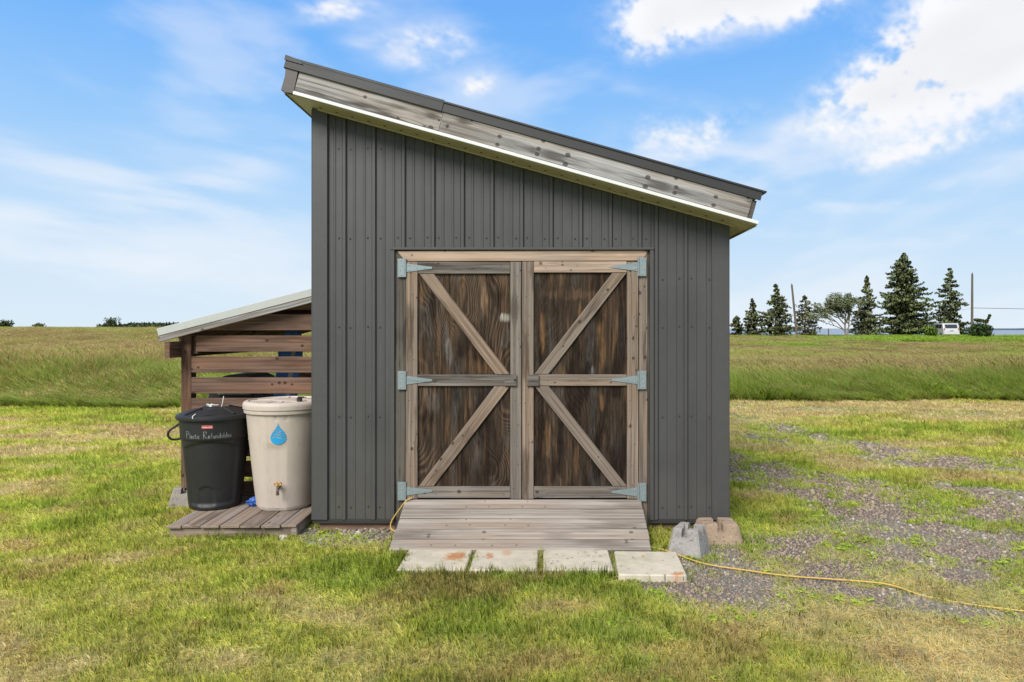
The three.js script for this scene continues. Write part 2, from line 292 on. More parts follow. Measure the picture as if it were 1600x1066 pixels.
function fieldColor(x, z, out) {
  const d = EYE.z - z, e = fieldEdge(x) - z, right = smoothstep(x / d, -0.05, 0.2), n = fbm(x * 0.09 + d * 0.01, d * 0.16, 4, 81), n2 = fbm(x * 0.3, d * 0.5, 3, 83);
  const lush = lin(0.31, 0.395, 0.07), yellow = lin(0.43, 0.43, 0.10), red = lin(0.42, 0.30, 0.15), green = lin(0.34, 0.40, 0.08), bright = lin(0.30, 0.44, 0.042), tan = lin(0.50, 0.44, 0.18);
  out.copy(green).lerp(yellow, smoothstep(n2, 0.4, 0.65)).lerp(red, smoothstep(n + 0.10 * smoothstep(d, 34, 44) * (1 - smoothstep(d, 60, 74)) - 0.06 * (1 - smoothstep(d, 20, 34)), 0.46, 0.62) * 0.7);
  out.lerp(tan, (Math.exp(-Math.pow((d - 23) / 4, 2)) * 0.6) * (0.3 + n2));
  out.lerp(lush, (1 - smoothstep(e, lerp(4, 1.2, right), lerp(7.5, 4, right))) * 0.9);
  out.lerp(bright, Math.max(smoothstep(x / d, 0.38, 0.5) * smoothstep(d, 54, 66), right * 0.8 * smoothstep(fbm(x * 0.16, d * 0.1, 3, 87), 0.56, 0.66)));
  return out;
}
{
  // one sheet, fine near the shed and coarser towards the horizon
  const axis = (lo, hi, fine, a, b) => { const v = []; for (let t = a; t <= b + 1e-6; t += fine) v.push(t); let s = fine, p = a; while (p > lo) { s *= 1.11; p -= s; v.unshift(p); } s = fine; p = b; while (p < hi) { s *= 1.11; p += s; v.push(p); } return v; };
  const xs = axis(-1500, 1500, 0.06, -7, 7), zs = axis(-1500, 30, 0.06, -9.8, 3.2), nx = xs.length, nz = zs.length;
  const P = new Float32Array(nx * nz * 3), C = new Float32Array(nx * nz * 3), U = new Float32Array(nx * nz * 2), I = new Uint32Array((nx - 1) * (nz - 1) * 6), c = new THREE.Color(), g = lin(0.215, 0.182, 0.142), soil = lin(0.24, 0.20, 0.085), br = lin(0.15, 0.11, 0.085);
  for (let j = 0, k = 0; j < nz; j++) for (let i = 0; i < nx; i++, k++) {
    const x = xs[i], z = zs[j];
    let y = landHeight(x, z);
    if (inShed(x, z)) y -= 0.05;
    if (z < fieldEdge(x) + 0.1) fieldColor(x, z, c).multiplyScalar(1.0);
    else {
      const m = gravelAt(x, z);
      lawnColor(x, z, 0.5, c).lerp(soil, 0.35).multiplyScalar(0.68).lerp(g.clone().lerp(br, smoothstep(fbm(x * 1.1, z * 1.1, 3, 66), 0.45, 0.65)), m); y -= 0.006 * m;
    }
    P.set([x, y, z], k * 3); C.set([c.r * 1.3, c.g * 1.3, c.b * 1.3], k * 3); U.set([x, z], k * 2);
  }
  let o = 0;
  for (let j = 0; j < nz - 1; j++) for (let i = 0; i < nx - 1; i++) { const a = j * nx + i; I.set([a, a + nx, a + 1, a + 1, a + nx, a + nx + 1], o); o += 6; }
  const geo = new THREE.BufferGeometry();
  geo.setAttribute('position', new THREE.BufferAttribute(P, 3)); geo.setAttribute('color', new THREE.BufferAttribute(C, 3)); geo.setAttribute('uv', new THREE.BufferAttribute(U, 2)); geo.setIndex(new THREE.BufferAttribute(I, 1)); geo.computeVertexNormals();
  const t = texture(1024, 1024, (u, v, q) => { const a = 0.42 + 0.5 * fbm(u * 90, v * 90, 4, 15) + 0.35 * (vn(u * 300, v * 300, 16) - 0.5), b = 0.9 + 0.2 * (vn(u * 40, v * 40, 19) - 0.5); q[0] = a * b; q[1] = a; q[2] = a * (2 - b); });
  t.repeat.set(0.7, 0.7);
  structure('ground', geo, new THREE.MeshStandardMaterial({ map: t, bumpMap: t, bumpScale: 0.012, vertexColors: true, roughness: 1 }), 'mown lawn and gravel ground running into the hay field');
  const sea = new THREE.PlaneGeometry(40000, 20000, 8, 8); sea.rotateX(-Math.PI / 2); sea.translate(4000, -9, -10300);
  structure('sea', sea, new THREE.MeshStandardMaterial({ color: lin(0.20, 0.25, 0.31), roughness: 0.5 }), 'pale blue sea behind the trees on the right');
  const shore = [], R = rng(5);
  for (let i = 0; i <= 60; i++) shore.push([lerp(3250, 9500, i / 60), 4 + 15 * smoothstep(i, 0, 14) * (0.7 + 0.5 * R())]);
  const sh = new THREE.Shape([[3250, -20], ...shore, [9500, -20]].map((p) => new THREE.Vector2(...p))), sg = new THREE.ExtrudeGeometry(sh, { depth: 600, bevelEnabled: false }); sg.translate(0, -9, -6200);
  structure('hills', sg, plain(0.075, 0.105, 0.13, 1), 'low dark far shore across the water at right');
}

// ---------- grass, gravel ----------
function tuft({ blades, radius, height, width, lean = 0.5, flat = 0, seed, wind = 0, tones, droop = 0.35, segs = 2 }) {
  const R = rng(seed), P = [], N = [], C = [], I = [];
  for (let b = 0; b < blades; b++) {
    const a = R() * 6.283, r = radius * Math.sqrt(R()), x = Math.cos(a) * r, z = Math.sin(a) * r, f = R() * 6.283, h = height * (0.45 + 0.75 * R()), w = width * (0.7 + 0.6 * R()), l = (lean * (0.3 + R()) + flat) * h;
    const dx = Math.cos(f) * l - wind * h * (0.6 + 0.8 * R()), dz = Math.sin(f) * l + wind * h * 0.15 * (R() - 0.5), up = h * (1 - flat * 0.8), sx = -Math.sin(f + R()), sz = Math.cos(f + R()), tone = tones[Math.floor(R() * tones.length)], k = 0.85 + 0.3 * R(), o = P.length / 3;
    for (let s = 0; s <= segs; s++) {
      const t = s / segs, e = t * t, px = x + dx * (0.35 * t + 0.65 * e), pz = z + dz * (0.35 * t + 0.65 * e), py = up * (t - droop * e * (lean + wind + flat) * 0.8), ww = w * (1 - 0.35 * t) * 0.5;
      const tip = s === segs;
      for (const q of tip ? [0] : [-1, 1]) { P.push(px + q * sx * ww, py, pz + q * sz * ww); const n = new THREE.Vector3(sz * 0.45, 0.95, -sx * 0.45).normalize(); N.push(n.x, n.y, n.z); C.push(tone[0] * k, tone[1] * k, tone[2] * k); }
      if (s > 0) { const p = o + (s - 1) * 2; if (tip) I.push(p, p + 1, p + 2); else I.push(p, p + 1, p + 2, p + 1, p + 3, p + 2); }
    }
  }
  const g = new THREE.BufferGeometry();
  g.setAttribute('position', new THREE.Float32BufferAttribute(P, 3)); g.setAttribute('normal', new THREE.Float32BufferAttribute(N, 3)); g.setAttribute('color', new THREE.Float32BufferAttribute(C, 3)); g.setIndex(I);
  return g;
}
const leaf = (rough = 0.8, through = 0.35) => new THREE.MeshPhysicalMaterial({ color: 0xffffff, vertexColors: true, roughness: 1, side: THREE.DoubleSide, transmission: through, thickness: 0, ior: 1.3, specularIntensity: 0.08 });
M.blade = leaf();
{
  const R = rng(404), green = [], dry = [], weeds = [], stones = [], c = new THREE.Color();
  for (let d = 1.3; d < 15.2;) {
    const s = 0.025 + 0.0052 * Math.abs(d - 2.5) * (d < 2.5 ? 3 : 1);
    for (let x = -0.86 * d - 2.4; x < 0.75 * d + 2.8; x += s) {
      const px = x + (R() - 0.5) * s * 1.6, pz = EYE.z - d + (R() - 0.5) * s * 1.6, j = R(), j2 = R(), rot = R() * 6.283;
      if (covered(px, pz) || pz < fieldEdge(px) - 0.15) continue;
      const g = gravelAt(px, pz);
      if (g > 0.2 + 0.78 * j2 + 0.1 * j) continue;
      const [straw, lush] = lawnMix(px, pz), y = landHeight(px, pz) - 0.002, k = s / 0.027, big = Math.pow(k, 0.55);
      lawnColor(px, pz, j, c);
      if (g > 0.1) c.lerp(cLush, 0.5);
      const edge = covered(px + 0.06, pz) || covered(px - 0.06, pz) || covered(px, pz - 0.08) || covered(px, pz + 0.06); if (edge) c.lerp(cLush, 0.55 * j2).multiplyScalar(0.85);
      const shag = (0.55 + 0.75 * fbm(px * 1.6, pz * 1.6, 3, 111)) * (1 + 0.45 * lush) * (g > 0.1 ? 0.7 : 1) * (edge ? 0.95 + 0.55 * j : 1) * (R() < 0.07 ? 1.7 : 1);
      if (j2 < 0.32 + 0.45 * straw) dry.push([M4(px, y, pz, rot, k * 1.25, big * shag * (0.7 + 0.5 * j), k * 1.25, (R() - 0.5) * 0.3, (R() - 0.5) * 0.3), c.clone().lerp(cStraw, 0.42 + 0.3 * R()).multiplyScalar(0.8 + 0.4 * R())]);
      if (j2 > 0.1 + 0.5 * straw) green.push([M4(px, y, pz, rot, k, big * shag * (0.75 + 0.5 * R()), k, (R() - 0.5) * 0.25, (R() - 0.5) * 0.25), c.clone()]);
      if (R() < 0.03 * lush * smoothstep(fbm(px * 1.4, pz * 1.4, 3, 151), 0.45, 0.6) + 0.06 * smoothstep(g, 0.02, 0.3)) weeds.push([M4(px, y, pz, rot, big * (0.35 + 0.35 * R())), c.clone().lerp(cLush, 0.6).multiplyScalar(0.8 + 0.4 * R())]);
    }
    d += s;
  }
  for (let d = 3.2; d < 15;) {
    const s = 0.0125 + 0.0033 * (d - 3.2);
    for (let x = -2.1; x < 0.75 * d + 0.8; x += s) {
      const px = x + (R() - 0.5) * s * 1.5, pz = EYE.z - d + (R() - 0.5) * s * 1.5, j = R(), q = R();
      if (inShed(px, pz, -0.08) || pz < fieldEdge(px) || (px > -1.1 && px < 0.68 && pz > -0.1 && pz < 0.98)) continue;
      const g = gravelAt(px, pz); if (g < 0.15 + 0.7 * q) continue;
      const r = s * (0.24 + 0.55 * Math.pow(j, 4)) * (px < -1 ? 1.2 : 1), y = landHeight(px, pz) - 0.006 * g, warm = fbm(px * 1.1, pz * 1.1, 3, 66), t = R();
      if (t < 0.5) c.setRGB(0.235, 0.203, 0.148); else if (t < 0.76) c.setRGB(0.265, 0.205, 0.135); else if (t < 0.9) c.setRGB(0.15, 0.132, 0.105); else c.setRGB(0.40, 0.365, 0.305);
      c.lerp(lin(0.27, 0.195, 0.15), smoothstep(warm, 0.42, 0.65) * 0.55).multiplyScalar(0.7 + 0.6 * R());
      stones.push([M4(px, y + r * 0.3, pz, R() * 6.28, r, r * (0.5 + 0.4 * R()), r * (0.7 + 0.5 * R()), R() - 0.5, R() - 0.5), c.clone()]);
    }
    d += s;
  }
  const gt = [[1, 1, 1], [0.85, 0.95, 0.8], [1.15, 1.05, 1.0], [1.3, 1.18, 1.5], [0.8, 0.86, 0.6]], dt = [[1, 1, 1], [1.2, 1.15, 1.1], [0.8, 0.75, 0.65], [1, 0.9, 0.7], [0.62, 0.8, 0.4]];
  stuff('lawn_grass', tuft({ blades: 17, radius: 0.038, height: 0.038, width: 0.004, lean: 0.7, seed: 1, tones: gt }), M.blade, green, 'short green mown grass all over the lawn', 'grass');
  stuff('dry_grass', tuft({ blades: 15, radius: 0.045, height: 0.032, width: 0.003, lean: 1.0, flat: 0.5, seed: 2, tones: dt }), M.blade, dry, 'dry straw coloured clippings and dead blades among the lawn', 'dry grass');
  { // rosettes of small round leaves
    const Q = rng(8), P = [], N = [], C = [], I = [];
    for (let i = 0; i < 16; i++) { const a = Q() * 6.28, r = 0.012 + 0.03 * Q(), h = 0.012 + 0.03 * Q(), w = 0.008 + 0.006 * Q(), o = P.length / 3, k = 0.8 + 0.5 * Q(); for (let s = 0; s < 6; s++) { const b = s / 6 * 6.283; P.push(Math.cos(a) * r + Math.cos(b) * w, h + Math.cos(b - a) * w * 0.5 * (Q() - 0.2), Math.sin(a) * r + Math.sin(b) * w); N.push(Math.cos(a) * 0.4, 0.9, Math.sin(a) * 0.4); C.push(k, k, k * 0.9); } for (let s = 1; s < 5; s++) I.push(o, o + s + 1, o + s); }
    const g = new THREE.BufferGeometry(); g.setAttribute('position', new THREE.Float32BufferAttribute(P, 3)); g.setAttribute('normal', new THREE.Float32BufferAttribute(N, 3)); g.setAttribute('color', new THREE.Float32BufferAttribute(C, 3)); g.setIndex(I);
    stuff('clover', g, M.blade, weeds, 'small round leaved green weeds in lawn and gravel', 'weeds');
  }
  const ico = new THREE.IcosahedronGeometry(1, 1), Q = rng(3), seen = {};
  for (let i = 0; i < ico.attributes.position.count; i++) { const p = new THREE.Vector3().fromBufferAttribute(ico.attributes.position, i), k = p.toArray().map((v) => v.toFixed(3)).join(); p.multiplyScalar(seen[k] ??= 0.78 + 0.4 * Q()); ico.attributes.position.setXYZ(i, p.x, p.y, p.z); }
  ico.computeVertexNormals();
  stuff('gravel', ico, new THREE.MeshStandardMaterial({ roughness: 0.95 }), stones, 'grey and brown gravel stones worn through the lawn', 'gravel');

  // the hay field
  const tall = [], seed = [], broad = [];
  for (let d = 13.3; d < 135;) {
    const s = 0.085 + 0.0068 * (d - 13), zz = EYE.z - d;
    for (let x = -0.92 * d - 5; x < 0.80 * d + 9; x += s) {
      const px = x + (R() - 0.5) * s * 1.5, pz = zz + (R() - 0.5) * s * 1.5, e = fieldEdge(px) - pz;
      if (e < 0) continue;
      const y = landHeight(px, pz) - 0.03, right = smoothstep(px / d, -0.05, 0.2), k = Math.pow(s / 0.085, 0.8);
      if (d > 92 && right > 0.6) continue;
      fieldColor(px, pz, c);
      const tuftiness = fbm(px * 0.6, d * 0.5, 3, 121), h = (0.30 + 0.78 * tuftiness) * lerp(1.08, 0.86, right) * lerp(0.45, 1, smoothstep(e + 1.2 * (vn(px * 1.3, 8, 95) - 0.5), -0.2, 1.5)) * lerp(1, 0.6, smoothstep(d, 18, 40));
      tall.push([M4(px, y, pz, (R() - 0.5) * lerp(5.5, 2.6, right), k * (0.8 + 0.4 * R()), h * (0.8 + 0.4 * R()), k * (0.8 + 0.4 * R())), c.clone().multiplyScalar(0.7 + 0.6 * R())]);
      const head = smoothstep(fbm(px * 0.12, d * 0.2, 3, 131), 0.38, 0.6);
      if (R() < 0.38 * head + 0.09) seed.push([M4(px, y, pz, (R() - 0.5) * lerp(6, 1.6, right), k * (0.8 + 0.4 * R()), h * (0.95 + 0.3 * R()), k), lin(0.44, 0.33, 0.18).lerp(c, 0.35).multiplyScalar(0.75 + 0.5 * R())]);
      if (right > 0.3 && R() < (d > 56 ? 0.5 * smoothstep(px / d, 0.36, 0.5) + 0.04 : 0.05) * (d > 60 ? 1 : smoothstep(tuftiness, 0.4, 0.6))) broad.push([M4(px, y, pz, R() * 6.28, k * 0.9, (0.5 + 0.5 * R()), k * 0.9), lin(0.24, 0.37, 0.04).multiplyScalar(0.7 + 0.7 * R())]);
    }
    d += s;
  }
  const ft = [[1, 1, 1], [0.8, 0.9, 0.85], [1.2, 1.12, 1.0], [0.8, 0.88, 0.7], [1.45, 1.25, 1.2]];
  stuff('field_grass', tuft({ blades: 30, radius: 0.11, height: 1.0, width: 0.011, lean: 0.28, wind: 0.26, seed: 5, tones: ft, segs: 4 }), M.blade, tall, 'tall uncut hay grass leaning in the field behind the lawn', 'tall grass');
  { // stems with seed heads
    const g = tuft({ blades: 9, radius: 0.22, height: 1.05, width: 0.004, lean: 0.22, wind: 0.24, seed: 6, tones: [[0.8, 0.9, 0.6], [1, 1, 0.9]], segs: 4 }), h = tuft({ blades: 11, radius: 0.24, height: 0.17, width: 0.013, lean: 0.4, wind: 0.4, seed: 7, tones: [[1, 0.9, 0.8], [1.25, 1.1, 1.0], [0.85, 0.65, 0.6]], segs: 2 });
    const p = h.attributes.position, Q2 = rng(19); for (let i = 0; i < 11; i++) { const q = 0.62 + 0.42 * Q2(); for (let k = 0; k < 5; k++) { const n = i * 5 + k; p.setXYZ(n, p.getX(n) - 0.24 * q * 0.9, p.getY(n) + q * 0.86, p.getZ(n)); } }
    stuff('seed_grass', mergeGeometries([g, h]), M.blade, seed, 'brown seed heads of the hay grass over the field', 'seeding grass');
  }
  stuff('field_weeds', tuft({ blades: 46, radius: 0.2, height: 0.62, width: 0.06, lean: 0.55, wind: 0.1, seed: 9, tones: ft, segs: 2, droop: 0.6 }), M.blade, broad, 'bright green broad leaved weeds along the crest at right', 'weeds');
}

// ---------- the shed ----------
// Elevation drawing: u, v in units of 5 mm, u = 860 at x = 0 and v = 514 at the height of the eye.
const X = (u) => (u - 860) / 200, Y = (v) => 1.57 + (514 - v) / 200;
const shed = thing('shed', 'dark grey metal clad shed with a steep single slope roof and double doors', 'shed');
const wallTop = (x) => 3.296 - 0.28 * (x - X(489));
const DOOR = { l: X(617), r: X(1015), t: Y(390) };
// profile of the steel sheet between two x, ribs from x0 with the usual pitch
function ribs(a, b, first) {
  const pts = [[a, 0]], pitch = 0.2305, rib = [[-0.021, 0], [-0.010, 0.019], [0.010, 0.019], [0.021, 0]], minor = [[-0.011, 0], [-0.005, 0.0045], [0.005, 0.0045], [0.011, 0]];
  const all = [];
  for (let k = -2; k < 22; k++) { const r = first + k * pitch; for (const [x, z] of rib) all.push([r + x, z]); for (const m of [0.0775, 0.153]) for (const [x, z] of minor) all.push([r + m + x, z]); }
  for (const p of all) if (p[0] > a + 0.002 && p[0] < b - 0.002) pts.push(p);
  pts.push([b, 0]); return pts;
}
function sheet(a, b, first, low, high) {
  const pts = ribs(a, b, first), cuts = [DOOR.l, DOOR.r].filter((x) => low === null && x > a && x < b), P = [], U = [];
  for (const x of cuts) { let i = pts.findIndex((p) => p[0] > x); const [p, q] = [pts[i - 1], pts[i]], t = (x - p[0]) / (q[0] - p[0]); pts.splice(i, 0, [x, lerp(p[1], q[1], t)]); }
  for (let i = 0; i < pts.length - 1; i++) {
    const [xa, za] = pts[i], [xb, zb] = pts[i + 1], m = (xa + xb) / 2, y0 = low !== null ? low : m > DOOR.l && m < DOOR.r ? DOOR.t : Y(811);
    const A = [xa, y0, za], B = [xb, y0, zb], C = [xb, high(xb), zb], D = [xa, high(xa), za];
    for (const p of [A, B, C, A, C, D]) { P.push(...p); U.push(p[0] * 0.6 + a * 3.1, p[1] / 3.4); }
  }
  const g = new THREE.BufferGeometry(); g.setAttribute('position', new THREE.Float32BufferAttribute(P, 3)); g.setAttribute('uv', new THREE.Float32BufferAttribute(U, 2)); g.computeVertexNormals(); return g;
}
const r0 = X(538.6), pitch = 0.2305, laps = [X(512), r0 + pitch * 3.12, r0 + pitch * 7.12, X(1019)];
function screwRows(list) { return joined(list.flatMap(([x, y, z = 0]) => [cyl(0.0075, 0.0085, 0.003, 10, x, 0, 0, 0).rotateX(Math.PI / 2).translate(0, y, z + 0.0015), cyl(0.0045, 0.0045, 0.006, 6, x, 0, 0, 0).rotateX(Math.PI / 2).translate(0, y, z + 0.005)])); }
const rowsY = [Y(232), Y(372), Y(511), Y(651), Y(792)];
{
  const core = new THREE.BoxGeometry(3.20, 2.2, 3.5); core.translate(X(813), 1.19, -1.80);
  part('wall', core, M.dark, shed);
  for (let i = 0; i < 3; i++) {
    const a = laps[i], b = laps[i + 1], p = part('siding_panel', sheet(a, b, r0, null, (x) => wallTop(x) + 0.006), M.siding, shed), s = [];
    for (let k = 0; k < 14; k++) for (const o of [-0.048, 0.046]) { const x = r0 + k * pitch + o; if (x < a + 0.01 || x > b - 0.01) continue; for (const y of rowsY) if (y < wallTop(x) - 0.1 && !(x > DOOR.l - 0.04 && x < DOOR.r + 0.04 && y < DOOR.t + 0.03)) s.push([x + 0.004 * Math.sin(x * 91 + y), y + 0.006 * Math.sin(x * 57)]); }
    p.position.z = i * 0.0012;
    part('screw', screwRows(s), M.screw, p).userData.kind = 'stuff';
  }
  const a = X(1019), b = X(1138), rr = X(1025), p = part('siding_panel', sheet(a, b, rr, Y(811), (x) => wallTop(x) + 0.006), M.siding, shed), s = [];
  p.position.z = 0.004;
  for (const x of [X(1035), X(1061), X(1080), X(1108)]) for (const y of [Y(436), Y(511), Y(651), Y(792)]) s.push([x, y + 0.004 * Math.sin(x * 70)]);
  part('screw', screwRows(s), M.screw, p).userData.kind = 'stuff';
  // side and back walls
  for (const [x, turn] of [[X(489) + 0.004, -Math.PI / 2], [X(1138) - 0.004, Math.PI / 2]]) {
    const h = wallTop(x) + 0.01; const g = sheet(-1.8, 1.8, -1.7, 0.085, () => h); g.rotateY(turn); g.translate(x, 0, -1.8); part('siding_panel', g, M.siding, shed);
  }
  const bk = sheet(X(489), X(1138), r0, 0.085, (x) => wallTop(x)); bk.translate(0, 0, -3.62); part('siding_panel', bk, M.siding, shed);
  // corner trims: folded strips, flat in the middle with raised hems
  const corner = (x0, x1) => {
    const y0 = Y(811.5), s = x0 < 0 ? 1 : -1, edge = s > 0 ? x0 : x1, inner = s > 0 ? x1 : x0;
    const out = [slab([[x0, y0], [x1, y0], [x1, wallTop(x1)], [x0, wallTop(x0)]], 0.019, 0.0225, 0.001), slab([[inner - 0.004, y0], [inner + 0.004, y0], [inner + 0.004, wallTop(inner)], [inner - 0.004, wallTop(inner)]], 0.002, 0.0245, 0.001)];
    const side = new THREE.BoxGeometry(0.0035, wallTop(edge) - y0 - 0.02, 0.115); side.translate(edge + s * -0.0022, (wallTop(edge) + y0) / 2 - 0.01, -0.034); out.push(side);
    return joined(out);
  };
  part('corner_trim', corner(X(489), X(512)), M.trim, shed);
  part('corner_trim', corner(X(1112), X(1138)), M.trim, shed);
  const patch = new THREE.BoxGeometry(0.118, 0.128, 0.002); patch.translate(X(500.4), Y(798), 0.0238); part('corner_trim', patch, M.trim, shed);
  // trim round the doors
  const strip = (x0, y0, x1, y1, z1 = 0.024) => { const g = board(x1 - x0, y1 - y0, z1 + 0.03, 0.002, serial++); g.translate((x0 + x1) / 2, (y0 + y1) / 2, (z1 - 0.03) / 2); return g; };
  part('door_trim', strip(X(611), Y(391), X(1021), Y(387), 0.030), M.trim, shed);
  part('door_trim', strip(X(611), Y(812), X(617.2), Y(391)), M.trim, shed);
  part('door_trim', strip(X(1015), Y(812), X(1021), Y(391)), M.trim, shed);
  // bottom flashing and the beams that carry the floor
  for (const [u0, u1] of [[489, 617], [1015, 1138]]) { const g = strip(X(u0), Y(817.5), X(u1), Y(811.5), 0.012); part('base_trim', g, M.drip, shed); }
  plank('skid', M.skid, shed, [3.16, 0.115, 0.09], [X(814), 0.002, -0.07]);
  plank('skid', M.skid, shed, [3.16, 0.115, 0.09], [X(814), 0.002, -3.52]);
  for (const u of [520, 812, 1105]) plank('skid', M.skid, shed, [0.09, 0.13, 3.3], [X(u), -0.01, -1.8]);
}
// the roof: everything in the slope's own axes, origin at the lower left corner of the front board
{
  const sl = Math.atan(0.28), roof = new THREE.Group(); const ox = -1.914, oy = 3.317;
  const put = (name, geo, mat, x, y, z) => { geo.translate(x, y, z); geo.rotateZ(-sl); geo.translate(ox, oy, 0); return part(name, geo, mat, shed); };
  const len = (1184 - 458) / 210 / Math.cos(sl);
  const bx = (sx, sy, sz, c = 0.002) => board(sx, sy, sz, c, serial++);
  put('soffit', bx(len + 0.05, 0.008, 3.98), M.soffit, len / 2 - 0.035, -0.004, -1.755);
  put('soffit_trim', bx(len + 0.004, 0.025, 0.022), M.white, len / 2, 0.0105, 0.251);
  put('soffit_trim', bx(0.012, 0.024, 3.98), M.brownMetal, -0.066, -0.004, -1.755);
  put('soffit_trim', bx(0.012, 0.022, 3.98), M.soffit, len - 0.006, -0.006, -1.755);
  { const a = bx(3.36, 0.012, 0.016, 0.002); put('soffit_trim', a, M.soffit, len / 2 + 0.0, -0.0145, 0.034); }
  const vents = []; for (let k = 0; k < 26; k++) { const g = board(0.02, 0.005, 0.014, 0.002, 1); g.translate(0.16 + k * 0.128, -0.0095, 0.10); vents.push(g); }
  put('vent', joined(vents), M.dark, 0, 0, 0).userData.kind = 'stuff';
  put('fascia_board', bx(1.115, 0.15, 0.036, 0.003), M.fascia, 0.5575, 0.102, 0.236);
  put('fascia_board', bx(len - 1.117 - 0.087, 0.146, 0.036, 0.003), M.fascia, 1.117 + (len - 1.117 - 0.087) / 2, 0.100, 0.236);
  put('fascia_board', bx(0.036, 0.14, 3.94, 0.003), M.jamb, len - 0.067, 0.098, -1.73);
  put('fascia_cover', bx(0.03, 0.185, 3.98, 0.002), M.brownMetal, -0.088, 0.10, -1.75);
  { const g = slab([[-0.0735, -0.006], [0.002, 0.004], [-0.009, 0.178], [-0.105, 0.178]], 0.246, 0.2585, 0.0015); put('fascia_cover', g, M.brownMetal, 0, 0, 0); }
  // roof edge flashing in two lengths, lapped
  put('drip_edge', bx(1.215, 0.086, 0.006, 0.0015), M.drip, 0.4925, 0.214, 0.2665);
  put('drip_edge', bx(len - 1.08, 0.080, 0.006, 0.0015), M.drip, 1.05 + (len - 1.08) / 2, 0.212, 0.2605);
  put('drip_edge', bx(0.006, 0.085, 4.0, 0.0015), M.drip, -0.117, 0.212, -1.74);
  // roof sheets with ribs running down the slope
  const z0 = 0.272, zn = -3.76, n = 18, sheets = 5, w = (z0 - zn) / sheets, L = len + 0.118;
  for (let s = 0; s < sheets; s++) {
    const pts = [[0, 0]]; for (let k = 0; k < 3; k++) { const c = (k + 0.5) / 3 * w; pts.push([c - 0.025, 0], [c - 0.012, 0.010], [c + 0.012, 0.010], [c + 0.025, 0]); } pts.push([w, 0], [w, -0.012], [0, -0.012]);
    const g = new THREE.ExtrudeGeometry(new THREE.Shape(pts.map((p) => new THREE.Vector2(...p))), { depth: L, bevelEnabled: false }); g.rotateY(Math.PI / 2);
    put('roof_sheet', g, M.drip, -0.122, 0.2495, z0 - s * w);
  }
  { const g = slab([[-0.124, 0.224], [0.02, 0.224], [0.0, 0.250], [-0.124, 0.262]], 0.2705, 0.2765, 0.001); put('ridge_flashing', g, M.drip, 0, 0, 0); }
  // gable wall between the wall box and the slope
  const g = new THREE.ExtrudeGeometry(new THREE.Shape([[X(492), 2.29], [X(1134), 2.29], [X(1134), wallTop(X(1134))], [X(492), wallTop(X(492))]].map((p) => new THREE.Vector2(...p))), { depth: 3.5, bevelEnabled: false }); g.translate(0, 0.0, -3.552); part('wall', g, M.dark, shed);
}
// door frame and doors
const plywood = (seed, rings, marks) => {
  const t = texture(1024, 2048, (u, v, c) => {
    const x = u * 0.9, y = v * 1.9;
    const wx = x + 0.035 * (fbm(x * 4, y * 1.8, 4, seed) - 0.5), streak = fbm(wx * 46, y * 2.4, 5, seed + 1), broad = fbm(x * 3.5, y * 1.8, 4, seed + 2), fine = fbm(wx * 95, y * 4.5, 3, seed + 3), pore = vn(wx * 420, y * 26, seed + 7), grit = vn(x * 300, y * 300, seed + 13);
    let figure = 0;
    if (rings > 0) { const f = x * 38 + 24 * fbm(x * 2.6, y * 1.2, 3, seed + 4) + 1.4 * fbm(x * 9, y * 4, 3, seed + 5); figure = Math.pow(0.5 + 0.5 * Math.sin(f * 6.3), 2.2) * smoothstep(fbm(x * 2.2, y * 1.7, 3, seed + 6) + 0.12 * smoothstep(y, 1.2, 1.6), 0.38, 0.56) * rings; }
    const warm = smoothstep(streak, 0.47, 0.7) * smoothstep(broad, 0.36, 0.58) * smoothstep(fine, 0.25, 0.6), ash = smoothstep(fbm(wx * 13, y * 2.2, 4, seed + 9), 0.54, 0.7) * smoothstep(pore, 0.2, 0.6);
    const k = 0.60 + 0.75 * (fine - 0.3) + 0.35 * (pore - 0.5) + 0.5 * (broad - 0.4) + 0.22 * (grit - 0.5);
    let r = 0.047, g = 0.034, b = 0.025;
    r = lerp(r, 0.12, warm * 0.8); g = lerp(g, 0.07, warm * 0.8); b = lerp(b, 0.04, warm * 0.8);
    r = lerp(r, 0.19, figure * 0.45); g = lerp(g, 0.13, figure * 0.45); b = lerp(b, 0.085, figure * 0.45);
    r = lerp(r, 0.075, ash * 0.6); g = lerp(g, 0.072, ash * 0.6); b = lerp(b, 0.068, ash * 0.6);
    const dark = smoothstep(fbm(wx * 14, y * 3.2, 5, seed + 14), 0.48, 0.66); r *= 1 - 0.5 * dark; g *= 1 - 0.5 * dark; b *= 1 - 0.47 * dark;
    for (const [mx, my, rx, ry, col, s] of marks) {
      const q = Math.hypot((x - mx) / rx, (y - my) / ry) + 1.3 * (fbm(wx * 34, y * 9, 4, seed + 11) - 0.5), m = (1 - smoothstep(q, 0.4, 1.05)) * s * clamp(0.35 + 1.1 * (fine - 0.15) + 0.3 * (pore - 0.5), 0, 1);
      r = lerp(r, col[0], m); g = lerp(g, col[1], m); b = lerp(b, col[2], m);
    }
    const low = 1 - 0.35 * (1 - smoothstep(y, 0, 0.12)); c[0] = r * k * low; c[1] = g * k * low; c[2] = b * k * low;
  }, true, THREE.ClampToEdgeWrapping);
  return new THREE.MeshPhysicalMaterial({ map: t, bumpMap: t, bumpScale: 0.0025, roughness: 0.95, specularIntensity: 0.08 });
};
const pale = [0.36, 0.34, 0.29], silver = [0.17, 0.16, 0.15], rust = [0.19, 0.105, 0.05];
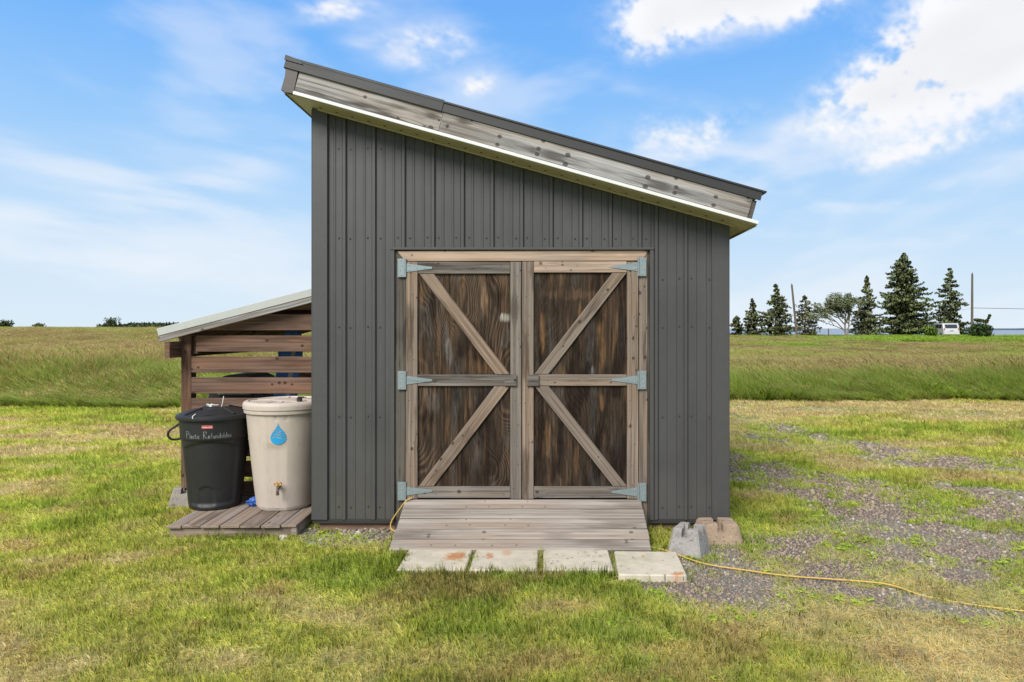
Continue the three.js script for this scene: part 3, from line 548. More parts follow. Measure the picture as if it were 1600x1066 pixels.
const ply = [plywood(301, 1, [[0.775, 1.44, 0.075, 0.048, pale, 1], [0.33, 1.17, 0.032, 0.17, silver, 0.7], [0.78, 1.30, 0.05, 0.13, silver, 0.3], [0.20, 0.80, 0.10, 0.12, silver, 0.3], [0.12, 1.62, 0.03, 0.1, rust, 0.5], [0.6, 1.6, 0.03, 0.16, [0.26, 0.17, 0.10], 0.6], [0.62, 1.04, 0.15, 0.09, rust, 0.45]]),
  plywood(347, 0.25, [[0.62, 1.22, 0.035, 0.3, rust, 0.6], [0.30, 1.0, 0.08, 0.10, rust, 0.5], [0.16, 1.30, 0.03, 0.2, rust, 0.6], [0.55, 1.02, 0.03, 0.08, silver, 0.7], [0.45, 1.42, 0.02, 0.25, rust, 0.5], [0.62, 0.78, 0.035, 0.08, rust, 0.7], [0.42, 0.32, 0.025, 0.12, rust, 0.6], [0.2, 0.5, 0.025, 0.18, rust, 0.5], [0.36, 1.62, 0.3, 0.05, [0.14, 0.09, 0.06], 0.6]])];
{
  const zf = 0.018;
  const piece = (name, mat, parent, u0, v0, u1, v1, z0, z1, c = 0.003) => plank(name, mat, parent, [X(u1) - X(u0), Y(v0) - Y(v1), z1 - z0], [(X(u0) + X(u1)) / 2, (Y(v0) + Y(v1)) / 2, (z0 + z1) / 2], [0, 0, 0], c);
  // header with mitred ends, jambs
  part('door_header', slab([[X(620.5), Y(392.5)], [X(1013), Y(391.5)], [X(1004), Y(407.6)], [X(634), Y(409)]], -0.03, 0.012, 0.003), M.fresh, shed);
  part('door_jamb', slab([[X(617.2), Y(391.5)], [X(619), Y(391.5)], [X(634.6), Y(409.5)], [X(634.6), Y(826)], [X(617.2), Y(826)]], -0.04, 0.004, 0.003, Math.PI / 2), M.jamb, shed);
  part('door_jamb', slab([[X(998), Y(413)], [X(1011.5), Y(393)], [X(1011.5), Y(826)], [X(998), Y(826)]], -0.04, 0.006, 0.003, Math.PI / 2), M.stile, shed);
  part('door_jamb', slab([[X(1011.7), Y(392)], [X(1015), Y(392)], [X(1015), Y(826)], [X(1011.7), Y(826)]], -0.04, 0.0, 0.001, Math.PI / 2), M.jamb, shed);
  plank('door_sill', M.jamb, shed, [1.86, 0.07, 0.06], [X(816), 0.195, -0.035]);
  const back = new THREE.BoxGeometry(2.0, 2.0, 0.02); back.translate(X(816), 1.19, -0.046); part('wall', back, M.dark, shed);

  function leafDoor(i, u0, u1) {
    const g = board(X(u1) - X(u0), Y(410) - Y(778.5), 0.012, 0.001, 1), p = g.attributes.position, uv = g.attributes.uv;
    for (let k = 0; k < p.count; k++) uv.setXY(k, p.getX(k) / 0.905 + 0.5, p.getY(k) / 1.9 + 0.5);
    g.translate((X(u0) + X(u1)) / 2, (Y(410) + Y(778.5)) / 2, -0.008);
    return part('door', g, ply[i], shed);
  }
  const L = leafDoor(0, 636, 814.5), Rr = leafDoor(1, 816, 996.5);
  piece('stile', M.stile, L, 635.2, 409.6, 653, 779, 0, zf); piece('stile', M.greyStile, L, 797.6, 409.6, 814.8, 779.4, 0, zf);
  piece('rail', M.greyStile, L, 653.3, 410.2, 797.3, 428, 0, zf); piece('rail', M.greyStile, L, 653.3, 585.5, 797.3, 603.2, 0, zf); piece('rail', M.greyStile, L, 653.3, 759.6, 797.3, 777.6, 0, zf);
  piece('rail', M.greyStile, L, 789, 585.2, 807.6, 603, zf + 0.001, zf + 0.019);
  piece('stile', M.stile, Rr, 816, 409.2, 834, 779.4, 0, zf); piece('stile', M.stile, Rr, 979.3, 409.4, 997, 779, 0, zf);
  piece('rail', M.fresh, Rr, 834.3, 408.9, 979, 426.3, 0, zf); piece('rail', M.stile, Rr, 834.3, 585.2, 979, 602.8, 0, zf); piece('rail', M.greyStile, Rr, 834.3, 759.6, 979, 777.6, 0, zf);
  piece('rail', M.greyStile, Rr, 823.6, 585.4, 842, 603, zf + 0.001, zf + 0.019);
  const brace = (parent, pts, mat) => { const p = pts.map(([u, v]) => [X(u), Y(v)]), turn = Math.atan2((p[3][1] + p[2][1]) - (p[0][1] + p[1][1]), (p[3][0] + p[2][0]) - (p[0][0] + p[1][0])); const s = [...p]; if (THREE.ShapeUtils.area(s.map((q) => new THREE.Vector2(...q))) < 0) s.reverse(); part('brace', slab(s, 0.0, zf - 0.001, 0.003, turn), mat, parent); };
  brace(L, [[655.5, 428.6], [678.5, 428.6], [796.8, 584.8], [774.5, 584.8]], M.stile);
  brace(L, [[772.5, 603.8], [796.8, 603.8], [678, 759.2], [655, 759.2]], M.stile);
  brace(Rr, [[956.4, 427], [978.4, 427], [857.4, 584.6], [835.2, 584.6]], M.stile);
  brace(Rr, [[835.2, 603.4], [857.6, 603.4], [979.6, 759.2], [957.6, 759.2]], M.stile);
  // nail heads
  const nails = (parent, list) => { part('nail', joined(list.map(([u, v]) => new THREE.CylinderGeometry(0.0035, 0.0035, 0.002, 8).rotateX(Math.PI / 2).translate(X(u), Y(v), zf + 0.0008))), M.dark, parent).userData.kind = 'stuff'; };
  const R = rng(31), nl = [], nr = [];
  for (let k = 0; k < 11; k++) { const v = 425 + k * 33; if (Math.abs(v - 594) > 12) { nl.push([801 + 10 * R(), v + 8 * R()]); nr.push([820 + 9 * R(), v + 8 * R()]); nl.push([640 + 8 * R(), v + 6 * R()]); nr.push([984 + 8 * R(), v + 6 * R()]); } }
  for (const u of [680, 735, 780]) for (const v of [415, 592, 768]) { nl.push([u + 8 * R(), v + 6 * R()]); nr.push([1632 - u + 8 * R(), v + 6 * R()]); }
  nails(L, nl); nails(Rr, nr);
  // T hinges: plate on the jamb, knuckle, tapered strap on the door
  const hinge = (parent, s, u, v) => {   // u, v: middle of the plate
    const cx = X(u), cy = Y(v), m = [], z0 = zf + 0.0005;
    const plate = board(0.058, 0.144, 0.0045, 0.001, 2); plate.translate(cx, cy, 0.0235); m.push(plate);
    const spacer = board(0.05, 0.13, 0.015, 0.001, 3); spacer.translate(cx, cy, 0.0125); m.push(spacer);
    const k = new THREE.CylinderGeometry(0.0075, 0.0075, 0.144, 12); k.translate(cx + s * 0.033, cy, 0.0245); m.push(k);
    for (const q of [-0.036, 0.036]) { const r = new THREE.TorusGeometry(0.0077, 0.0012, 5, 12); r.rotateX(Math.PI / 2); r.translate(cx + s * 0.033, cy + q, 0.0245); m.push(r); }
    let pts = [[0.036, -0.035], [0.20, -0.012], [0.236, -0.009], [0.243, 0], [0.236, 0.009], [0.20, 0.012], [0.036, 0.035]].map(([a, b]) => [cx + s * a, cy + b]); if (s < 0) pts.reverse();
    m.push(slab(pts, z0, z0 + 0.0045, 0.001));
    for (const [a, b] of [[0.06, 0.018], [0.06, -0.018], [0.12, 0], [0.18, 0.0]]) { const h = new THREE.SphereGeometry(0.006, 8, 5); h.scale(1, 1, 0.4); h.translate(cx + s * a, cy + b, z0 + 0.0048); m.push(h); }
    for (const [a, b] of [[0.0, 0.055], [0.008, 0.018], [-0.008, -0.018], [0.0, -0.055]]) { const h = new THREE.SphereGeometry(0.006, 8, 5); h.scale(1, 1, 0.4); h.translate(cx + a * s, cy + b, 0.026); m.push(h); }
    part('hinge', joined(m), M.zinc, parent);
  };
  for (const v of [419, 594, 766.5]) hinge(L, 1, 628, v);
  for (const v of [417.5, 593.5, 768]) hinge(Rr, -1, 1003.5, v);
}

// ---------- ramp, slabs, blocks, cord ----------
{
  const t = thing('ramp', 'weathered plank ramp leading up to the shed doors', 'ramp', [-0.212, 0, 0]), a = Math.atan2(0.215, 0.57), c = Math.cos(a), s = Math.sin(a), w = 0.1218;
  for (let i = 0; i < 5; i++) {
    const q = (i + 0.5) * w, y = 0.247 - q * s - 0.019 * c, z = 0.022 + q * c - 0.019 * s;
    plank('plank', M.ramp, t, [1.83 + 0.006 * Math.sin(i * 3), 0.038, w - 0.0095], [0.004 * Math.sin(i * 7), y + 0.0015 * Math.sin(i * 5), z], [a, 0.002 * Math.sin(i * 4), 0], 0.004);
  }
  for (const x of [-0.84, 0, 0.84]) { const g = slab([[0.03, 0.0], [0.55, 0.0], [0.03, 0.185]], -0.02, 0.02, 0.002); g.rotateY(-Math.PI / 2); g.translate(x, 0, 0); part('stringer', g, M.skid, t); }

  const rustMarks = [[0.19, 0.55, 0.05, 0.26, 1], [0.315, 0.6, 0.02, 0.16, 0.9], [0.375, 0.72, 0.025, 0.2, 0.5], [0.965, 0.06, 0.03, 0.1, 1], [0.86, 0.75, 0.012, 0.08, 0.7], [0.94, 0.4, 0.02, 0.05, 0.4]];
  const R = rng(9), chips = []; for (let i = 0; i < 34; i++) chips.push([R(), R(), 0.002 + 0.003 * R(), i]); for (let i = 0; i < 14; i++) chips.push([0.52 + 0.2 * R(), 0.25 + 0.6 * R(), 0.003 + 0.003 * R(), i]);
  const tex = texture(1024, 256, (u, v, k) => {
    const n = fbm(u * 26, v * 7, 5, 141), g = vn(u * 400, v * 100, 142); let r = 0.53 * (0.75 + 0.35 * n) * (0.93 + 0.12 * g), gg = r * 0.895, b = r * 0.70;
    for (const [x, y, rx, ry, s] of rustMarks) { const q = Math.hypot((u - x) / rx, (v - y) / ry) + 1.1 * (fbm(u * 60, v * 16, 3, 146) - 0.5), m = (1 - smoothstep(q, 0.25, 1)) * s; r = lerp(r, 0.42, m * 0.9); gg = lerp(gg, 0.17, m * 0.9); b = lerp(b, 0.06, m * 0.9); }
    for (const [x, y, q] of chips) { const m = 1 - smoothstep(Math.hypot(u - x, (v - y) / 4) / q, 0.7, 1.2); if (m > 0) { r = lerp(r, 0.16, m * 0.8); gg = lerp(gg, 0.12, m * 0.8); b = lerp(b, 0.10, m * 0.8); } }
    const moss = smoothstep(fbm(u * 14, v * 5, 4, 149), 0.6, 0.75) * 0.25; k[0] = r * (1 - moss * 0.5); k[1] = gg * (1 - moss * 0.35); k[2] = b * (1 - moss * 0.7);
  }, true, THREE.ClampToEdgeWrapping);
  const mat = new THREE.MeshStandardMaterial({ map: tex, bumpMap: tex, bumpScale: 0.002, roughness: 0.95 });
  const names = ['beige concrete paver with one large rust stain before the ramp', 'beige concrete paver with two faint rust marks before the ramp', 'beige concrete paver dotted with dark chips before the ramp', 'skewed beige concrete paver with an orange corner beside the yellow cord'];
  [[-0.765, 0.745, 0.44, 0.004, 0.032], [-0.302, 0.745, 0.435, -0.006, 0.030], [0.178, 0.742, 0.45, 0.008, 0.031], [0.645, 0.862, 0.425, -0.035, 0.040]].forEach(([x, z, w, turn, top], i) => {
    const g = board(w, 0.055, 0.45, 0.007, i + 40), p = g.attributes.position, uv = g.attributes.uv;
    for (let k = 0; k < p.count; k++) uv.setXY(k, (i + 0.5 + 0.96 * p.getX(k) / w) / 4, clamp(0.5 - p.getZ(k) / 0.46, 0.01, 0.99));
    g.rotateY(turn); g.translate(x, top - 0.0275, z); const m = solo('paver', g, mat, names[i], 'paver'); m.userData.group = 'concrete pavers in a row before the ramp';
  });

  const ev = new Evaluator(); ev.attributes = ['position', 'normal']; ev.useGroups = false;
  function pier(base, top, h, slot, depth, r) {
    const pts = [], ring = (w, y, c) => { for (const a of [-1, 1]) for (const b of [-1, 1]) pts.push(new THREE.Vector3(a * w, y, b * (w - c)), new THREE.Vector3(a * (w - c), y, b * w)); };
    ring(base / 2, 0, 0.012); ring(base / 2 - 0.004, 0.03, 0.014); ring(top / 2, h - 0.014, 0.016); ring(top / 2 - 0.010, h, 0.016);
    let b = new Brush(new ConvexGeometry(pts)); b.updateMatrixWorld();
    for (const q of [0, 1]) { const s = new Brush(new THREE.BoxGeometry(q ? slot : 1, depth * 2, q ? 1 : slot)); s.position.y = h; s.updateMatrixWorld(); b = ev.evaluate(b, s, SUBTRACTION); b.updateMatrixWorld(); }
    const hole = new Brush(new THREE.BoxGeometry(slot * 2.1, depth * 2, slot * 2.1)); hole.position.y = h; hole.updateMatrixWorld(); b = ev.evaluate(b, hole, SUBTRACTION);
    const g = b.geometry, p = g.attributes.position, uv = []; for (let i = 0; i < p.count; i++) { uv.push((p.getX(i) + p.getZ(i)) * 2 + r, p.getY(i) * 2.5 + r); }
    g.setAttribute('uv', new THREE.Float32BufferAttribute(uv, 2)); return g.index ? toCreasedNormals(g, 0.5) : g;
  }
  const put = (geo, m, label, x, y, z, turn, rx = 0) => { const o = solo('deck_block', geo, m, label, 'deck block', 'concrete deck blocks round the shed'); o.position.set(x, y, z); o.rotation.set(rx, turn, 0, 'YXZ'); return o; };
  put(pier(0.245, 0.185, 0.195, 0.042, 0.055, 0.3), M.concrete(5, 0.36, 0.335, 0.31), 'loose grey concrete deck block standing askew beside the ramp', 0.975, -0.012, 0.53, -0.52, 0.02);
  put(pier(0.335, 0.27, 0.152, 0.042, 0.055, 1.7), M.concrete(6, 0.41, 0.30, 0.21), 'brownish concrete deck block under the right corner of the shed', 1.243, -0.012, 0.243, 0.015).scale.z = 0.68;
  put(pier(0.27, 0.20, 0.2, 0.05, 0.05, 2.9), M.concrete(7, 0.33, 0.29, 0.26), 'grey concrete deck block under the post of the slatted lean-to', -3.225, -0.03, -0.76, 0.06);
  const yellow = new THREE.MeshStandardMaterial({ color: lin(0.50, 0.33, 0.075), roughness: 0.55 });
  const gy = (x, z, k = 0.012) => [x, landHeight(x, z) + k, z];
  solo('extension_cord', tube([[-1.07, 0.262, 0.045], [-1.11, 0.245, 0.055], [-1.17, 0.17, 0.05], [-1.232, 0.075, 0.045], [-1.235, 0.035, 0.06], [-1.19, 0.012, 0.09], gy(-1.0, 0.2), gy(-0.2, 0.3), gy(0.5, 0.36), gy(0.72, 0.47), [0.80, 0.022, 0.56], gy(0.905, 0.68), gy(1.03, 0.83), gy(1.27, 0.95), gy(1.5, 1.045), gy(1.74, 1.10), gy(2.04, 1.22, 0.02), gy(2.17, 1.34, 0.004), gy(2.34, 1.44, 0.000), gy(2.6, 1.58, 0.010), gy(2.9, 1.66, 0.0)], 0.0050, 220, 8), yellow, 'yellow extension cord running from the door under the ramp across the gravel', 'extension cord');
}

// ---------- the slatted lean-to ----------
const leanTo = thing('lean_to', 'brown slatted wood shelter with a pale metal roof leaning on the shed', 'lean-to');
{
  const zf = -0.70, k = 176.9, lx = (u) => (u - 860) / k, ly = (v) => 1.57 + (514 - v) / k, right = -1.885, sl = Math.atan(0.2589), edge = (x) => 1.481 + 0.2589 * (x + 3.41);
  // posts
  for (const z of [zf - 0.0, -2.85]) { const h = edge(-3.22) - 0.02; plank('post', M.slat, leanTo, [0.09, h - 0.16, 0.09], [lx(290), 0.16 + (h - 0.16) / 2, z - 0.048]); }
  plank('post', M.slat, leanTo, [0.09, 1.75, 0.09], [-1.96, 0.9, -2.9]);
  plank('post', M.slat, leanTo, [0.09, 1.72, 0.09], [-2.62, 0.86, -2.9]);
  // slats: the two highest are cut to the slope
  const rows = [635, 602.7, 570, 537]; for (let v = 668; v < 770; v += 32.7) rows.push(v);
  rows.forEach((v, i) => { const x0 = lx(i === 3 ? 305.5 : 298.3); plank('slat', M.slat, leanTo, [right - x0, 0.142 + 0.003 * Math.sin(i * 3), 0.036], [(x0 + right) / 2, ly(v), zf - 0.018 - (i === 3 ? 0.004 : 0)], [0, 0, 0.002 * Math.sin(i * 5)]); });
  const cut = (v0, v1) => { const y0 = ly(v1), y1 = ly(v0), x0 = (y0 - 1.481) / 0.2589 - 3.41, x1 = Math.min(right, (y1 - 1.481) / 0.2589 - 3.41), p = [[x0, y0], [right, y0]]; if (x1 < right - 0.01) p.push([right, y1], [x1, y1]); else p.push([right, edge(right)]); part('slat', slab(p, zf - 0.036, zf, 0.003), M.slat, leanTo); };
  cut(491, 516.2); cut(458, 484);
  plank('block', M.slat, leanTo, [0.04, 0.15, 0.05], [lx(301.7), ly(540), zf - 0.065]);
  // inner frame, rafters and purlins
  const lift = (x, y, z, sx, sy, sz, name, mat) => { const m = plank(name, mat, leanTo, [sx, sy, sz], [x, y, z], [0, 0, sl]); return m; };
  const cx = (-3.41 + right) / 2, cyE = edge(cx), long = (right + 3.41) / Math.cos(sl);
  for (const z of [-0.9, -1.55, -2.2, -2.85]) lift(cx, cyE - 0.035, z, long - 0.06, 0.09, 0.04, 'rafter', M.slat);
  plank('beam', M.slat, leanTo, [0.045, 0.14, 2.45], [lx(278), ly(546), -1.75]);
  plank('beam', M.slat, leanTo, [0.04, 0.14, 2.3], [-1.92, edge(-1.95) - 0.13, -1.85]);
  plank('slat', M.slat, leanTo, [1.28, 0.14, 0.036], [-2.56, 1.02, -2.96]); plank('slat', M.slat, leanTo, [1.28, 0.14, 0.036], [-2.56, 0.3, -2.96]);
  // roof edge: board below, folded pale metal above
  lift(cx, cyE + 0.000, -0.618, long, 0.052, 0.03, 'fascia_board', M.fascia);
  lift(cx, cyE + 0.060, -0.606, long + 0.01, 0.066, 0.02, 'roof_edge', M.roofGreen);
  for (let s = 0; s < 3; s++) lift(cx, cyE + 0.086, -1.022 - s * 0.78, long + 0.03, 0.022, 0.778, 'roof_sheet', M.roofGreen);
}

// ---------- pallet, bin and barrel ----------
{
  const p = thing('pallet', 'weathered wooden pallet carrying the black bin and the beige barrel', 'pallet', [-2.39, 0, -0.24], 0.03);
  const b = [[-0.445, 0.105], [-0.322, 0.135], [-0.178, 0.135], [-0.03, 0.143], [0.121, 0.145], [0.272, 0.14], [0.405, 0.112]];
  b.forEach(([x, w], i) => plank('plank', M.pallet, p, [w, 0.02, 0.9 + 0.012 * Math.sin(i * 4)], [x, 0.083 + 0.0015 * Math.sin(i * 7), 0.005 * Math.sin(i * 5)], [0, 0.004 * Math.sin(i * 3), 0], 0.003));
  for (const z of [0.405, 0, -0.405]) plank('stringer', M.pallet, p, [0.95, 0.075, 0.038], [-0.01, 0.035, z]);
  plank('bearer', M.pallet, p, [0.04, 0.06, 0.86], [0.44, 0.04, 0]);
}
// A round shell from a profile of [radius, height], bent by f(angle, height) in metres; angle 0 faces the camera.
function shell(profile, f, n = 120, m = 110, mat) {
  const P = [], U = [], I = [], len = [0]; for (let i = 1; i < profile.length; i++) len.push(len[i - 1] + Math.hypot(profile[i][0] - profile[i - 1][0], profile[i][1] - profile[i - 1][1]));
  const rows = []; for (let j = 0; j <= m; j++) rows.push(j / m * len[len.length - 1]); for (const l of len) rows.push(l); rows.sort((a, b) => a - b);
  rows.forEach((l, j) => { let i = 0; while (i < len.length - 2 && l > len[i + 1]) i++; const t = clamp((l - len[i]) / (len[i + 1] - len[i] || 1), 0, 1), r = lerp(profile[i][0], profile[i + 1][0], t), y = lerp(profile[i][1], profile[i + 1][1], t);
    for (let k = 0; k <= n; k++) { const a = k / n * 2 * Math.PI - Math.PI, q = r + (r > 0.02 ? f(a, y, r) : 0); P.push(Math.sin(a) * q, y, Math.cos(a) * q); U.push(a * 0.3, y); if (j && k) { const o = j * (n + 1) + k; I.push(o - n - 2, o - n - 1, o - 1, o - n - 1, o, o - 1); } } });
  const g = new THREE.BufferGeometry(); g.setAttribute('position', new THREE.Float32BufferAttribute(P, 3)); g.setAttribute('uv', new THREE.Float32BufferAttribute(U, 2)); g.setIndex(I); g.computeVertexNormals(); return toCreasedNormals(g, 0.7);
}
// A thin print that follows such a shell: w by h metres of a canvas.
function print(rad, a0, y0, w, h, draw, cw, ch) {
  const cv = document.createElement('canvas'); cv.width = cw; cv.height = ch; draw(cv.getContext('2d'), cw, ch);
  const t = new THREE.CanvasTexture(cv); t.colorSpace = THREE.SRGBColorSpace; t.magFilter = THREE.LinearFilter; t.wrapS = t.wrapT = THREE.ClampToEdgeWrapping;
  const g = new THREE.PlaneGeometry(w, h, 24, 12), p = g.attributes.position;
  for (let i = 0; i < p.count; i++) { const y = y0 + p.getY(i), r = rad(y) + 0.0025, a = a0 + p.getX(i) / r; p.setXYZ(i, Math.sin(a) * r, y, Math.cos(a) * r); }
  g.computeVertexNormals();
  return [g, new THREE.MeshStandardMaterial({ map: t, transparent: true, roughness: 0.7 })];
}
{
  const bin = thing('bin', 'black plastic refuse bin with chalk writing on the pallet', 'bin', [-2.805, 0.094, -0.386], 0.26);
  M.black = new THREE.MeshStandardMaterial({ color: lin(0.0165, 0.0168, 0.018), roughness: 0.55, map: texture(256, 256, (u, v, c) => { const a = 0.74 + 0.26 * fbm(u * 20, v * 20, 4, 161) + 0.6 * smoothstep(fbm(u * 9, v * 14, 4, 165), 0.58, 0.78) * fbm(u * 50, v * 50, 2, 166); c[0] = c[1] = c[2] = Math.min(1, a * 0.8); }) });
  const rad = (y) => y > 0.57 ? lerp(0.262, 0.272, (y - 0.57) / 0.17) : lerp(0.200, 0.252, y / 0.57);
  const arch = (a, y, w, y0, y1) => { const x = a * 0.24, top = y1 - w * 0.75, e = y < top ? Math.abs(x) / w : Math.hypot(x, (y - top) * 1.33) / w; return (1 - smoothstep(e, 0.9, 1.04)) * smoothstep(y, y0, y0 + 0.012); };
  const body = shell([[0.0, 0.012], [0.17, 0.004], [0.188, 0.0], [0.197, 0.008], [rad(0.05), 0.05], [rad(0.3), 0.3], [rad(0.569), 0.569], [rad(0.571), 0.585], [rad(0.74), 0.735], [0.279, 0.742], [0.279, 0.752], [0.262, 0.752]], (a, y, r) => {
    let d = 0; if (y > 0.02 && y < 0.7) { d -= 0.009 * arch(a + 0.16, y, 0.078, 0.03, 0.20); const b = Math.abs(a) < 1.1 ? 1 : 0; d -= 0.013 * b * (1 - smoothstep(y, 0.50 + 0.055 * Math.cos(a * 1.6), 0.515 + 0.06 * Math.cos(a * 1.6))) * smoothstep(y, 0.03, 0.06) * (1 - smoothstep(Math.abs(a), 0.85, 1.0)) * (y > 0.2 ? 1 : 1); }
    return d + 0.0012 * Math.sin(a * 3 + y * 8);
  });
  part('body', body, M.black, bin);
  const lid = shell([[0.283, 0.735], [0.295, 0.738], [0.298, 0.752], [0.296, 0.768], [0.282, 0.776], [0.262, 0.779], [0.15, 0.812], [0.075, 0.818], [0.0, 0.819]], (a, y, r) => (r > 0.09 && r < 0.25 ? 0.010 * Math.pow(Math.abs(Math.cos(a * 2)), 10) : 0), 96, 50);
  const lm = part('lid', lid, M.black, bin);
  for (let k = 0; k < 4; k++) { const g = board(0.15, 0.016, 0.022, 0.004, 60 + k); g.rotateZ(-0.27); g.translate(0.19, 0.803, 0); g.rotateY(k * Math.PI / 2 + 0.75); part('rib', g, M.black, lm); }
  for (const s of [-1, 1]) part('handle', tube([[s * 0.262, 0.70, 0.0], [s * 0.30, 0.672, 0.02], [s * 0.345, 0.635, 0.03], [s * 0.352, 0.605, 0.03], [s * 0.335, 0.575, 0.03], [s * 0.31, 0.565, 0.02], [s * 0.25, 0.57, 0]], 0.0095, 40, 8), M.black, bin);
  // red name plate
  const plate = print(rad, -0.03, 0.690, 0.082, 0.026, (c, w, h) => { c.fillStyle = '#b81f26'; c.beginPath(); c.roundRect(4, 4, w - 8, h - 8, 14); c.fill(); c.strokeStyle = '#e6b9b6'; c.lineWidth = 4; c.stroke(); c.fillStyle = '#f2e6e4'; c.font = 'bold 40px sans-serif'; c.textAlign = 'center'; c.textBaseline = 'middle'; c.fillText('Rubbermaid', w / 2, h / 2, w - 36); }, 256, 80);
  const pl = part('name_plate', plate[0], plate[1], bin); pl.userData.label = 'small red name plate with white lettering';
  const chalk = print(rad, 0.01, 0.628, 0.40, 0.085, (c, w, h) => {
    const R = rng(12); c.lineCap = 'round'; c.lineJoin = 'round';
    const glyph = { P: [[[0, 10], [0.5, 0]], [[0, 0.5], [3, 0], [4.5, 2], [3, 4.5], [0.3, 5]]], l: [[[0.5, 0], [0, 10]]], a: [[[3, 5], [1, 4.6], [0, 7], [1, 9.6], [3, 8], [3.2, 5], [3.4, 10]]], s: [[[3, 5], [1, 5], [0.6, 6.6], [2.8, 8], [2, 9.8], [0, 9.6]]], t: [[[1.6, 1.5], [1.2, 9.4], [2.4, 10]], [[0, 4.4], [3, 4]]], i: [[[0.4, 5], [0.2, 10]], [[0.5, 2.8], [0.6, 3.1]]], c: [[[3, 5.2], [1, 5], [0, 7.4], [1, 9.8], [3, 9.4]]], R: [[[0, 10], [0.3, 0]], [[0, 0.4], [3.4, 0], [4.2, 2.4], [0.4, 5], [4.6, 10]]], e: [[[0.2, 7.4], [3, 7], [2.4, 5], [0.8, 5], [0, 7.6], [1, 9.8], [3, 9.4]]], f: [[[3, 0.6], [1.6, 0.6], [1.2, 3], [1, 10]], [[0, 5], [2.8, 4.8]]], u: [[[0, 5], [0.2, 9], [1.6, 10], [3, 8.4], [3, 5], [3.2, 10]]], n: [[[0, 5], [0.1, 10]], [[0.1, 6.6], [1.6, 5], [2.8, 6], [3, 10]]], d: [[[3, 6], [1, 5], [0, 7.6], [1, 10], [3, 8.6]], [[3.2, 0], [3, 10]]], b: [[[0.2, 0], [0, 10]], [[0, 6.4], [1.8, 5], [3, 7.4], [1.8, 10], [0, 9.4]]] };
    let x = 18; const k = h / 17.5;
    for (const [ch, size] of [...'Plastic Refundables'].map((q, i) => [q, i === 0 || i === 8 ? 1.15 : 0.85])) {
      if (ch === ' ') { x += 5 * k; continue; }
      let wide = 0;
      for (const s of glyph[ch]) for (let r = 0; r < 4; r++) { c.strokeStyle = `rgba(205,212,220,${0.12 + 0.22 * R()})`; c.lineWidth = 2.2 + 2.2 * R(); c.beginPath(); s.forEach(([gx, gy], i) => { wide = Math.max(wide, gx); const px = x + gx * k * size + 2 * (R() - 0.5), py = h * 0.86 - (10 - gy) * k * size + 2.5 * (R() - 0.5); if (R() < 0.1 && i) c.moveTo(px, py); i ? c.lineTo(px, py) : c.moveTo(px, py); }); c.stroke(); }
      x += (wide + 1.5) * k * size;
    }
    c.globalCompositeOperation = 'destination-out'; for (let i = 0; i < 900; i++) { c.fillStyle = `rgba(0,0,0,${0.7 * R()})`; c.fillRect(R() * w, R() * h, 1 + 3 * R(), 1 + 3 * R()); }
  }, 768, 164);
  part('chalk_writing', chalk[0], chalk[1], bin).userData.label = 'white chalk handwriting across the front';
  // torn white string left on the lid
  const R = rng(71), m = [];
  for (let i = 0; i < 7; i++) { const pts = []; let x = -0.06 + 0.05 * (R() - 0.5), z = 0.05 * (R() - 0.5); for (let k = 0; k < 8; k++) { pts.push([x, 0.826 + 0.022 * R(), z]); x += 0.03 * (R() - 0.3); z += 0.03 * (R() - 0.5); } m.push(tube(pts, 0.0035, 30, 5)); }
  m.push(tube([[0.06, 0.825, 0.02], [0.075, 0.87, 0.03], [0.082, 0.915, 0.03]], 0.0035, 12, 5)); m.push(tube([[-0.035, 0.762, 0.297], [-0.04, 0.775, 0.295], [-0.033, 0.795, 0.26]], 0.0035, 8, 5));
  solo('string', joined(m), plain(0.72, 0.72, 0.70, 0.9), 'tangled white string lying on the lid of the black bin', 'string').position.copy(bin.position);
}
